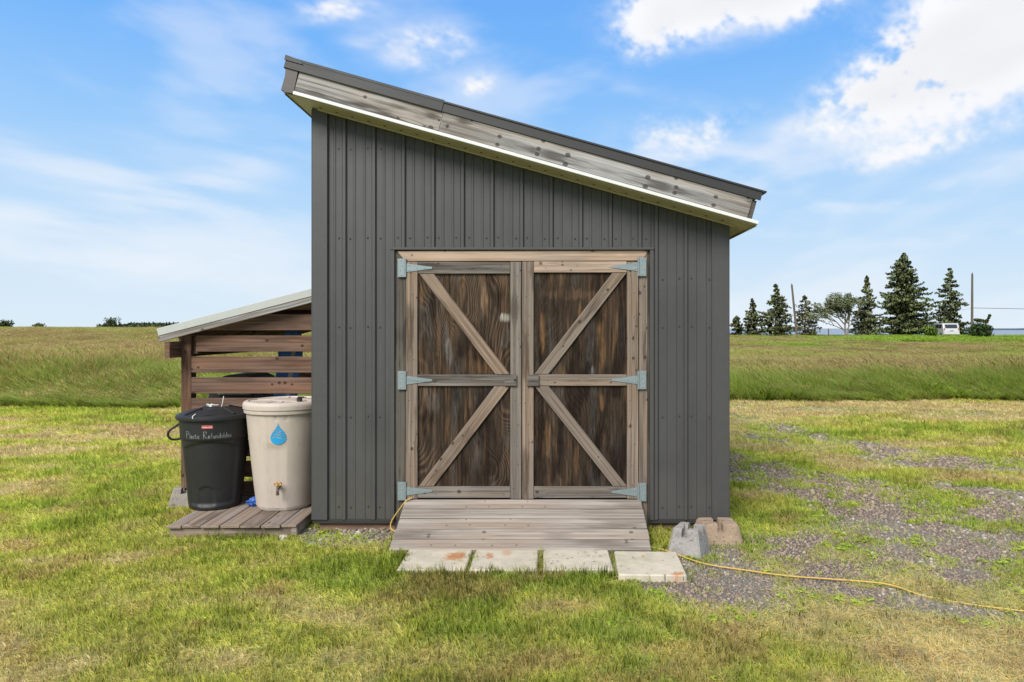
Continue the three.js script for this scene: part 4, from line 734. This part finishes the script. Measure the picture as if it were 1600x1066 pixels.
{
  const barrel = thing('rain_barrel', 'beige plastic rain barrel with a blue drop emblem and a small tap', 'rain barrel', [-2.222, 0.094, -0.386], 0.235);
  M.beige = new THREE.MeshStandardMaterial({ color: lin(0.50, 0.43, 0.37), roughness: 0.6, map: texture(512, 512, (u, v, c) => { const a = 0.88 + 0.12 * fbm(u * 9, v * 9, 5, 171) - 0.06 * smoothstep(fbm(u * 30, v * 5, 4, 174), 0.6, 0.78) - 0.07 * smoothstep(fbm(u * 60, v * 40, 3, 177), 0.72, 0.8); c[0] = a; c[1] = a * 0.995; c[2] = a * 0.985; }, true, THREE.RepeatWrapping) });
  const rad = (y) => lerp(0.218, 0.300, Math.pow(clamp(y / 0.80, 0, 1), 0.82));
  const body = shell([[0, 0.02], [0.19, 0.006], [0.206, 0.0], [0.214, 0.008], [rad(0.03), 0.03], [rad(0.2), 0.2], [rad(0.4), 0.4], [rad(0.6), 0.6], [rad(0.79), 0.79], [0.306, 0.795]], (a, y) => {
    const panel = (1 - smoothstep(Math.abs(a + 0.16), 0.285, 0.315)) * (1 - smoothstep(y, 0.50, 0.58)); const slot = (Math.abs(Math.abs(a - 0.02) - 0.13) < 0.014 && y > 0.735) ? -0.006 : 0;
    return -0.010 * panel * (1 - smoothstep(Math.abs(a + 0.16), 0.16, 0.175) * 0.45) + slot + 0.0012 * Math.sin(a * 2 + y * 6);
  });
  part('body', body, M.beige, barrel);
  const lid = shell([[0.303, 0.792], [0.316, 0.792], [0.318, 0.80], [0.318, 0.822], [0.326, 0.826], [0.327, 0.858], [0.322, 0.874], [0.308, 0.884], [0.285, 0.886], [0.278, 0.874], [0.10, 0.880], [0.09, 0.888], [0, 0.889]], () => 0, 110, 40), lm = part('lid', lid, M.beige, barrel);
  for (let k = 0; k < 12; k++) { const g = board(0.165, 0.008, 0.012, 0.002, 80 + k); g.translate(0.19, 0.879, 0); g.rotateY(k * Math.PI / 6); part('rib', g, M.beige, lm); }
  const plug = joined([cyl(0.02, 0.024, 0.025, 16, 0, 0.012, 0), board(0.05, 0.012, 0.018, 0.003, 5).translate(0.01, 0.03, 0)]); plug.translate(0.13, 0.884, 0.14); part('plug', plug, M.dark, barrel);
  // blue drop emblem
  const drop = print(rad, -0.045, 0.64, 0.128, 0.176, (c, w, h) => {
    c.fillStyle = '#1c93c8'; c.beginPath(); c.moveTo(w * 0.5, 4); c.bezierCurveTo(w * 0.56, h * 0.28, w * 0.98, h * 0.42, w * 0.97, h * 0.68); c.bezierCurveTo(w * 0.96, h * 0.9, w * 0.74, h - 3, w * 0.5, h - 3); c.bezierCurveTo(w * 0.24, h - 3, w * 0.03, h * 0.9, w * 0.03, h * 0.68); c.bezierCurveTo(w * 0.03, h * 0.46, w * 0.42, h * 0.3, w * 0.5, 4); c.fill();
    c.globalCompositeOperation = 'destination-out'; c.lineCap = 'round';
    for (const [y, s, lw] of [[0.40, 0.16, 7], [0.52, 0.21, 8], [0.64, 0.25, 9]]) { c.lineWidth = lw; c.beginPath(); c.moveTo(w * (0.5 - s * 1.55), h * (y + 0.03)); c.bezierCurveTo(w * (0.5 - s * 0.4), h * (y - 0.14), w * (0.5 + s * 0.1), h * (y + 0.16), w * (0.5 + s * 1.6), h * (y + 0.035)); c.stroke(); }
    c.lineWidth = 6; c.beginPath(); c.moveTo(w * 0.5, h * 0.1); c.bezierCurveTo(w * 0.44, h * 0.26, w * 0.52, h * 0.34, w * 0.66, h * 0.42); c.stroke();
  }, 180, 248);
  part('emblem', drop[0], drop[1], barrel).userData.label = 'blue water drop emblem with wavy gaps';
  const brass = plain(0.52, 0.27, 0.09, 0.4, 0.6), old = plain(0.16, 0.13, 0.10, 0.6, 0.4), r = rad(0.215), tp = part('tap', joined([cyl(0.011, 0.011, 0.05, 14, 0, 0, 0, Math.PI / 2).translate(0, 0.0, 0.018), cyl(0.017, 0.017, 0.012, 6, 0, 0, 0, Math.PI / 2).translate(0, 0, 0.006), cyl(0.013, 0.011, 0.03, 14, 0, -0.012, 0.042), cyl(0.010, 0.013, 0.038, 14, -0.003, -0.042, 0.05, 0.35)]), old, barrel);
  tp.position.set(Math.sin(-0.06) * r, 0.215, Math.cos(-0.06) * r);
  part('handle', joined([cyl(0.005, 0.005, 0.025, 10, 0, 0.012, 0.042), new THREE.TorusGeometry(0.012, 0.005, 8, 14).translate(-0.014, 0.026, 0.042), new THREE.TorusGeometry(0.012, 0.005, 8, 14).translate(0.014, 0.026, 0.042)]), brass, tp);
  const foot = board(0.05, 0.008, 0.004, 0.001, 3); foot.translate(-0.02, 0.035, rad(0.035) - 0.012); part('mark', foot, M.beige, barrel);
}
{ // crumpled blue plastic between them
  const crumple = (r, seed, sx, sy, sz) => { const g = new THREE.IcosahedronGeometry(r, 6), p = g.attributes.position; for (let i = 0; i < p.count; i++) { const x = p.getX(i), y = p.getY(i), z = p.getZ(i), k = 0.72 + 0.75 * Math.abs(fbm(x * 28 + z * 17 + 4, y * 30 - z * 13, 3, seed) - 0.5) * 2; p.setXYZ(i, x * k * sx, y * k * sy, z * k * sz); } g.deleteAttribute('uv'); g.deleteAttribute('normal'); g.computeVertexNormals(); return g; };
  const b = solo('plastic_bag', crumple(0.055, 7, 1.1, 0.72, 0.9), plain(0.03, 0.10, 0.36, 0.35), 'crumpled blue plastic lying on the pallet between bin and barrel', 'plastic bag'); b.position.set(-2.475, 0.128, -0.36);
  const w = solo('rag', crumple(0.045, 9, 1.0, 0.8, 0.8), plain(0.55, 0.54, 0.5, 0.9), 'small white rag in the gap behind the bin and the barrel', 'rag'); w.position.set(-2.60, 0.255, -0.73);
  const s = solo('stone', crumple(0.035, 13, 1.2, 0.7, 1.0), plain(0.46, 0.42, 0.36, 0.95), 'single pale stone in front of the right end of the pallet', 'stone'); s.position.set(-1.995, 0.012, 0.24);
}
// ---------- things kept in the lean-to ----------
{
  const t = thing('barbecue', 'black barbecue with a rounded lid behind the slats', 'barbecue', [-2.955, 0, -1.32]);
  const sh = new THREE.Shape(); sh.moveTo(-0.26, 0); sh.lineTo(0.26, 0); sh.bezierCurveTo(0.26, 0.20, 0.16, 0.27, 0, 0.27); sh.bezierCurveTo(-0.16, 0.27, -0.26, 0.2, -0.26, 0);
  const lid = new THREE.ExtrudeGeometry(sh, { depth: 0.44, bevelEnabled: true, bevelSize: 0.012, bevelThickness: 0.012, bevelSegments: 2, curveSegments: 16 }); lid.translate(0, 0.86, -0.22); part('lid', lid, M.black, t);
  part('handle', tube([[-0.15, 0.95, 0.235], [-0.15, 0.96, 0.27], [0.15, 0.96, 0.27], [0.15, 0.95, 0.235]], 0.009, 20, 8), M.zinc, t);
  part('firebox', slab([[-0.22, 0.62], [0.22, 0.62], [0.265, 0.85], [-0.265, 0.85]], -0.22, 0.22, 0.006), M.black, t);
  for (const [x, z] of [[-0.2, 0.18], [0.2, 0.18], [-0.2, -0.18], [0.2, -0.18]]) part('leg', cyl(0.014, 0.014, 0.63, 10, x, 0.315, z), M.dark, t);
  part('shelf', board(0.45, 0.02, 0.4, 0.003, 9).translate(0, 0.2, 0), M.dark, t);
  const s = thing('sled', 'blue plastic sled with a white stripe leaning upright inside the lean-to', 'sled', [-2.63, 0.05, -1.15], 0.1); s.rotation.z = -0.10; s.rotation.x = -0.06;
  const o = []; for (let i = 0; i <= 16; i++) o.push([lerp(-0.11, 0.11, i / 16), 1.42 + 0.14 * Math.sin(i / 16 * Math.PI)]);
  part('hull', slab([[-0.11, 0], [0.11, 0], ...o.reverse()], -0.02, 0.02, 0.008), plain(0.05, 0.24, 0.65, 0.4), s);
  part('stripe', slab([[0.01, 0.05], [0.05, 0.05], [0.05, 1.40], [0.01, 1.40]], 0.0195, 0.024, 0.001), plain(0.6, 0.62, 0.64, 0.5), s);
  const leanP = ['brown plank leaning in the lean-to beside the shed wall, nearest the slats', 'brown plank leaning in the lean-to beside the shed wall, behind another'];
  [[-2.16, -1.2, 0.11], [-2.05, -1.6, 0.14]].forEach(([x, z, w], i) => { const g = board(w, 1.5, 0.03, 0.003, 70 + i); const m = solo('loose_plank', g, M.slat, leanP[i], 'plank', 'planks leaning in the shelter'); m.position.set(x, 0.76, z); m.rotation.set(0.05, 0.2, -0.06); });
}

// ---------- trees, poles and van along the crest ----------
const far = (u, d) => { const x = (u - 860) / 1067 * d; return [x, landHeight(x, EYE.z - d), EYE.z - d]; };
const limb = (a, b, r0, r1, n = 6) => { const d = new THREE.Vector3().subVectors(b, a), g = new THREE.CylinderGeometry(r1, r0, d.length(), n, 1, true); g.translate(0, d.length() / 2, 0); g.applyQuaternion(new THREE.Quaternion().setFromUnitVectors(new THREE.Vector3(0, 1, 0), d.clone().normalize())); g.translate(a.x, a.y, a.z); return g; };
const bark = new THREE.MeshStandardMaterial({ color: lin(0.30, 0.24, 0.20), roughness: 1, map: texture(128, 256, (u, v, c) => { const a = 0.5 + 0.5 * fbm(u * 18, v * 5, 4, 181); c[0] = c[1] = c[2] = a; }, true, THREE.RepeatWrapping) });
function leaves() { return { P: [], N: [], C: [] }; }
function leafTri(L, p, size, q, col, up) {
  const e = new THREE.Euler(q() * 6.28, q() * 6.28, q() * 6.28), m = new THREE.Matrix4().makeRotationFromEuler(e);
  for (const [x, y] of [[-0.5, -0.35], [0.5, -0.35], [0, 0.65]]) { const v = new THREE.Vector3(x * size, y * size, 0).applyMatrix4(m).add(p); L.P.push(v.x, v.y, v.z); L.N.push(up.x, up.y, up.z); L.C.push(...col); }
}
const leafGeo = (L) => { const g = new THREE.BufferGeometry(); g.setAttribute('position', new THREE.Float32BufferAttribute(L.P, 3)); g.setAttribute('normal', new THREE.Float32BufferAttribute(L.N, 3)); g.setAttribute('color', new THREE.Float32BufferAttribute(L.C, 3)); return g; };
M.needle = leaf(1, 0.15);
function spruce(label, u, d, v, w, seed, { bare = 0, gaps = 0.12, lean = 0, bottom = 0.04, dense = 1, tint = [1, 1, 1], trunkShown = 0.4, shape = 0.8 } = {}) {
  const R = rng(seed), [x, y, z] = far(u, d), H = 1.57 + (514 - v) / 1067 * d - y, W = w / 1067 * d / 2, t = thing('spruce_tree', label, 'tree', [x, y - 0.05, z], 0, 'spruces along the crest at right'), limbs = [], L = leaves();
  const V = (a, b, c) => new THREE.Vector3(a, b, c), at = (h) => V(lean * H * h * h + 0.06 * Math.sin(h * 7 + seed), h * H, 0.05 * Math.cos(h * 5));
  for (let i = 0; i < 8; i++) limbs.push(limb(at(i / 8), at((i + 1) / 8), lerp(0.020 * H, 0.02, i / 8), lerp(0.020 * H, 0.012, (i + 1) / 8), 8));
  const levels = Math.round(H * 4.6);
  for (let k = 0; k < levels; k++) {
    const h = bottom + (1 - bottom) * (k + R() * 0.6) / levels, n = 5 + Math.floor(R() * 3), reach = W * Math.pow(1 - h, shape) * (h < 0.12 ? 0.75 + h * 2 : 1) * (0.8 + 0.45 * vn(h * 12, 3, seed)) + 0.10;
    for (let b = 0; b < n; b++) {
      if (R() < gaps) continue;
      const a = R() * 6.283, len = reach * (0.62 + 0.5 * R()) * lerp(0.72 + 0.62 * vn(a * 1.1 + seed * 3, h * 5, seed + 40), 0.8, smoothstep(h, 0.72, 0.95)) * (1 - bare * Math.max(0, Math.cos(a)) * 0.8), dir = V(Math.cos(a), 0, Math.sin(a)), o = at(h), droop = 0.10 + 0.22 * R(), col0 = 0.62 + 0.75 * R();
      const pt = (s) => o.clone().addScaledVector(dir, len * s).add(V(0, len * (0.16 * s - droop * 1.7 * s * s + 0.22 * s * s * s * s), 0));
      limbs.push(limb(pt(0), pt(0.55), 0.022 + 0.008 * len, 0.012, 4));
      const q = Math.max(5, Math.round(len * 15 * dense));
      for (let i = 0; i < q; i++) {
        const s = 0.12 + 0.9 * (i + R()) / q, side = (R() - 0.5) * len * 0.7 * (1.12 - s), p = pt(s).add(V(-dir.z * side, 0.20 * (R() - 0.62) - 0.3 * Math.abs(side) * R(), dir.x * side));
        const k2 = col0 * (0.7 + 0.6 * R()) * (s > 0.8 ? 1.25 : 1), up = V(dir.x * 0.55, 0.8, dir.z * 0.55).normalize();
        const c = [0.155 * k2 * tint[0], 0.18 * k2 * tint[1], 0.08 * k2 * tint[2]];
        leafTri(L, p, 0.19 + 0.14 * R(), R, c, up); leafTri(L, p.clone().add(V(0.08 * (R() - 0.5), 0.06 * R(), 0.08 * (R() - 0.5))), 0.13 + 0.12 * R(), R, c, up);
      }
    }
  }
  for (let i = 0; i < 14; i++) leafTri(L, at(0.965 + 0.035 * R()).add(V(0.08 * (R() - 0.5), 0, 0.08 * (R() - 0.5))), 0.16, R, [0.05, 0.072, 0.028], V(0, 1, 0));
  part('trunk', joined(limbs), bark, t); part('crown', leafGeo(L), M.needle, t);
  return t;
}
spruce('small round dark spruce, leftmost of the trees beside the shed', 1150, 82, 493, 27, 1, { shape: 0.55, dense: 1.2 });
spruce('short spruce just right of the small round one', 1175, 84, 466, 40, 2, { gaps: 0.15 });
spruce('medium spruce left of the leaning utility pole', 1212.5, 82, 443, 56, 3, { gaps: 0.15 });
spruce('thin see-through spruce just right of the leaning utility pole', 1258, 84, 461, 50, 4, { gaps: 0.42, dense: 0.62, trunkShown: 1, tint: [1.1, 1, 1.1], shape: 0.6 });
spruce('narrow spruce between the windswept bare-looking tree and the tallest spruce', 1355, 83, 430, 50, 5, { gaps: 0.18 });
spruce('tallest and widest dark spruce, behind the white van on its left', 1412, 84, 395, 100, 6, { gaps: 0.06, dense: 1.15, shape: 0.62, tint: [0.92, 0.95, 0.92] });
spruce('ragged spruce right of the white van, its branches longest to the left', 1486, 86, 418, 72, 7, { gaps: 0.3, shape: 0.68, bare: 0.35, lean: -0.02 });
{ // windswept deciduous tree
  const R = rng(88), [x, y, z] = far(1322, 82), t = thing('windswept_tree', 'thin leaved broad tree with its branches blown to the left', 'tree', [x, y - 0.05, z]), limbs = [], L = leaves(), V = (a, b, c) => new THREE.Vector3(a, b, c);
  const grow = (p, dir, len, r, depth) => {
    const e = p.clone().addScaledVector(dir, len); limbs.push(limb(p, e, r, r * 0.72, depth < 2 ? 7 : 4));
    if (depth >= 2) for (let i = 0; i < (depth >= 4 ? 14 : 9); i++) { const k = 0.7 + 0.7 * R(), q = p.clone().lerp(e, 0.1 + 1.0 * R()).add(V(0.42 * (R() - 0.5), 0.36 * (R() - 0.5), 0.42 * (R() - 0.5))); leafTri(L, q, 0.10 + 0.07 * R(), R, [0.22 * k, 0.26 * k, 0.14 * k], V(-0.3, 0.85, 0.4).normalize()); }
    if (depth >= 5) return;
    const n = depth === 0 ? 5 : 2 + (R() < 0.5 ? 1 : 0);
    for (let i = 0; i < n; i++) { const d = dir.clone().multiplyScalar(0.8).add(V((R() - 0.5) * 1.35 - 0.26, (R() - 0.3) * 0.8, (R() - 0.5) * 1.1)).normalize(); if (d.y < -0.05) d.y = 0.05; grow(e, d, len * (0.60 + 0.32 * R()), r * 0.66, depth + 1); }
  };
  grow(V(0, 0, 0), V(-0.08, 1, 0).normalize(), 1.6, 0.13, 0); grow(V(0.15, 0.1, 0.1), V(0.05, 1, 0.1).normalize(), 1.55, 0.09, 0); grow(V(0, 0.7, 0), V(-0.7, 0.72, 0.1).normalize(), 1.7, 0.08, 1); grow(V(0, 0.9, 0), V(-0.9, 0.4, -0.1).normalize(), 1.5, 0.06, 1); grow(V(0.1, 1.0, 0), V(0.55, 0.8, 0.1).normalize(), 1.3, 0.06, 1);
  part('trunk', joined(limbs), bark, t); part('crown', leafGeo(L), leaf(1, 0.25), t);
}
{ // wind-bent remnant right of the second pole
  const R = rng(91), [x, y, z] = far(1541.5, 80), t = thing('stunted_tree', 'stunted wind bent tree with one flat bough beside the straight pole', 'tree', [x, y, z]), L = leaves(), V = (a, b, c) => new THREE.Vector3(a, b, c), limbs = [limb(V(0, 0, 0), V(-0.03, 1.9, 0), 0.11, 0.09, 8), limb(V(-0.03, 1.8, 0), V(-1.2, 2.05, 0.1), 0.07, 0.03), limb(V(-0.03, 1.8, 0), V(0.35, 2.5, 0), 0.06, 0.03)];
  for (let i = 0; i < 420; i++) { const s = R(), p = R() < 0.7 ? V(lerp(0.1, -1.35, s), lerp(1.95, 2.15, s) + 0.28 * (R() - 0.4), 0.5 * (R() - 0.5)) : V(lerp(0, 0.42, s), lerp(1.9, 2.75, s) + 0.2 * (R() - 0.5), 0.4 * (R() - 0.5)), k = 0.6 + 0.7 * R(); leafTri(L, p, 0.16 + 0.1 * R(), R, [0.10 * k, 0.115 * k, 0.045 * k], V(0, 0.9, 0.4)); }
  part('trunk', joined(limbs), bark, t); part('crown', leafGeo(L), M.needle, t);
}
function bush(name, label, u, d, w, h, seed, col, n = 1500, size = 0.13, dy = 0) {
  const R = rng(seed), [x, y, z] = far(u, d), t = thing(name, label, 'bush', [x, y + dy, z]), L = leaves(), limbs = [], V = (a, b, c) => new THREE.Vector3(a, b, c), lobes = [];
  for (let i = 0; i < 9; i++) { const a = R() * 6.28, r = Math.sqrt(R()) * 0.62; lobes.push([Math.cos(a) * r * w / 2, h * (0.3 + 0.42 * R()), Math.sin(a) * r * w / 2, (0.2 + 0.16 * R()) * Math.min(w, h * 1.6), 0.7 + 0.6 * R()]); }
  for (const [lx, ly, lz] of lobes) limbs.push(limb(V(lx * 0.2, 0, lz * 0.2), V(lx, ly, lz), 0.02 + 0.01 * h, 0.01, 5));
  for (let i = 0; i < n; i++) { const [lx, ly, lz, r, k] = lobes[Math.floor(R() * 9)], v = V(R() - 0.5, R() - 0.5, R() - 0.5).normalize(), p = V(lx, ly, lz).addScaledVector(v, r * (0.55 + 0.55 * R())), q = k * (0.7 + 0.6 * R()); if (p.y < 0) continue; v.y += 0.5; leafTri(L, p, size * (0.7 + 0.7 * R()), R, col.map((c) => c * q), v.normalize()); }
  part('stem', joined(limbs), bark, t); part('foliage', leafGeo(L), M.leafy ??= leaf(1, 0.3), t); return t;
}
bush('shrub', 'light green shrub in front of the left side of the white van', 1455, 77, 2.0, 0.95, 21, [0.19, 0.28, 0.05], 1500, 0.14, 0.3);
bush('shrub', 'dark green rounded shrub below the straight utility pole', 1531, 74, 2.9, 1.55, 22, [0.085, 0.14, 0.045], 2200, 0.15, 0.25);
bush('shrub', 'low green bush on the skyline at the far left edge of the field', 3, 128, 3.4, 1.7, 23, [0.11, 0.15, 0.06], 700, 0.26);
bush('shrub', 'second low bush on the skyline, right of the one at the far left', 62, 130, 2.2, 1.2, 24, [0.12, 0.16, 0.06], 500, 0.24);
bush('round_tree', 'small round tree standing up from the far wood at left', 175, 190, 3.8, 4.0, 25, [0.11, 0.145, 0.07], 900, 0.34);
{ // far wood behind the crest on the left
  const R = rng(26), L = leaves();
  for (let i = 0; i < 420; i++) { const u = 150 + 130 * Math.pow(R(), 0.8), d = 185 + 60 * R(), [x, y, z] = far(u, d), h = 1.0 + 0.6 * R() + (u > 200 ? 0.4 : 0); for (let k = 0; k < 46; k++) { const s = R(), a = R() * 6.28, r = (1 - s * 0.85) * 0.95 * R(), q = 0.6 + 0.7 * R(); leafTri(L, new THREE.Vector3(x + Math.cos(a) * r, y + s * h + 0.5, z + Math.sin(a) * r), 0.42, R, [0.11 * q, 0.145 * q, 0.075 * q], new THREE.Vector3(0, 0.8, 0.6)); } }
  const m = new THREE.Mesh(leafGeo(L), M.needle); m.name = 'distant_wood'; m.userData = { kind: 'stuff', label: 'low dark line of distant wood above the field at left', category: 'wood' }; add(m);
}
{ // poles and wires
  const poleWood = new THREE.MeshStandardMaterial({ color: lin(0.16, 0.125, 0.10), roughness: 1, map: bark.map });
  const pole = (label, u, d, top, lean) => { const [x, y, z] = far(u, d), h = 1.57 + (514 - top) / 1067 * d - y, t = thing('utility_pole', label, 'utility pole', [x, y, z]); part('shaft', limb(new THREE.Vector3(0, -0.3, 0), new THREE.Vector3(lean * h, h, 0), 0.15, 0.105, 14), poleWood, t); const cap = new THREE.CylinderGeometry(0.03, 0.045, 0.16, 10); cap.translate(lean * h, h + 0.08, 0); part('insulator', cap, M.dark, t); return [x + lean * h, y + h, z]; };
  const a = pole('leaning wooden utility pole among the trees at right', 1246, 80, 445, -0.105), b = pole('straight wooden utility pole near the right edge of the photo', 1519, 79, 428, 0.004);
  const wire = (p, q, sag, r) => tube([0, 0.25, 0.5, 0.75, 1].map((t) => [lerp(p[0], q[0], t), lerp(p[1], q[1], t) - sag * 4 * t * (1 - t), lerp(p[2], q[2], t)]), r, 24, 5);
  solo('wire', wire([b[0], b[1] - 3.95, b[2]], [b[0] + 46, b[1] - 3.9, b[2] - 2], 0.25, 0.028), M.dark, 'thick dark cable running right from the straight utility pole', 'cable');
  solo('wire', wire([a[0] + 0.2, a[1] - 3.4, a[2]], [b[0], b[1] - 4.0, b[2]], 0.7, 0.010), M.dark, 'thin cable strung between the two utility poles', 'cable');
  const [x, y, z] = far(1294.5, 76), fp = thing('fence_post', 'short grey fence post on the crest left of the windswept tree', 'post', [x, y, z]); part('shaft', limb(new THREE.Vector3(0, 0, 0), new THREE.Vector3(0.02, 1.15, 0), 0.07, 0.065, 10), poleWood, fp); part('cap', limb(new THREE.Vector3(0.02, 1.15, 0), new THREE.Vector3(0.02, 1.18, 0), 0.075, 0.03, 10), poleWood, fp);
}
{ // white van seen from behind, its left side turned a little towards us
  const [x, y, z] = far(1474, 82), t = thing('parked_van', 'white van parked on the crest between the tallest and the ragged spruce', 'van', [x, y, z], -0.13);
  const white = new THREE.MeshPhysicalMaterial({ color: lin(0.50, 0.50, 0.51), roughness: 0.35, clearcoat: 0.6 }), glass = new THREE.MeshPhysicalMaterial({ color: lin(0.035, 0.04, 0.045), roughness: 0.12 }), tyre = plain(0.02, 0.02, 0.02, 0.9), red = plain(0.35, 0.02, 0.02, 0.3);
  // side outline: x to the front (away), extruded across
  const s = new THREE.Shape([[-2.2, 0.35], [-2.25, 0.75], [-2.2, 1.0], [-1.95, 1.68], [-1.75, 1.74], [0.3, 1.74], [0.6, 1.68], [1.25, 1.12], [2.1, 0.95], [2.3, 0.7], [2.28, 0.35]].map((p) => new THREE.Vector2(...p)));
  const g = new THREE.ExtrudeGeometry(s, { depth: 1.62, bevelEnabled: true, bevelSize: 0.06, bevelThickness: 0.07, bevelOffset: -0.06, bevelSegments: 3 }); g.translate(0, 0, -0.81);
  const turn = (q) => { q.rotateY(Math.PI / 2); return q; };   // rear towards +z
  part('body', turn(g), white, t);
  const rear = board(0.035, 0.46, 1.34, 0.012, 3); rear.rotateZ(-0.352); rear.translate(-2.095, 1.36, 0); part('rear_window', turn(rear), glass, t);
  for (const sd of [-1, 1]) for (const [a, b] of [[-1.75, -0.95], [-0.88, -0.05], [0.02, 0.75]]) { const w = slab([[a + (a < -1.7 ? 0.1 : 0), 1.14], [b, 1.14], [b - (b > 0.5 ? 0.3 : 0), 1.58], [a + (a < -1.7 ? -0.04 : 0), 1.58]], sd * 0.885 - 0.006, sd * 0.885 + 0.006, 0.002); part('side_window', turn(w), glass, t); }
  for (const sd of [-1, 1]) { const q = board(0.05, 0.34, 0.11, 0.012, 5); q.translate(-2.2, 0.98, sd * 0.78); part('tail_light', turn(q), red, t); }
  part('bumper', turn(board(0.16, 0.2, 1.72, 0.03, 6).translate(-2.27, 0.5, 0)), white, t);
  part('licence_plate', turn(board(0.02, 0.13, 0.42, 0.004, 7).translate(-2.262, 0.86, 0)), plain(0.3, 0.3, 0.32, 0.5), t);
  for (const [a, b] of [[-1.45, -0.8], [-1.45, 0.8], [1.4, -0.8], [1.4, 0.8]]) { const w = part('wheel', turn(cyl(0.33, 0.33, 0.2, 28, 0, 0, 0, Math.PI / 2).translate(a, 0.33, b)), tyre, t); part('rim', turn(cyl(0.2, 0.2, 0.21, 20, 0, 0, 0, Math.PI / 2).translate(a, 0.33, b)), plain(0.4, 0.4, 0.42, 0.4, 0.7), w); }
}

scene.traverse((o) => { if (o.userData.names) delete o.userData.names; });
renderer.render(scene, camera);
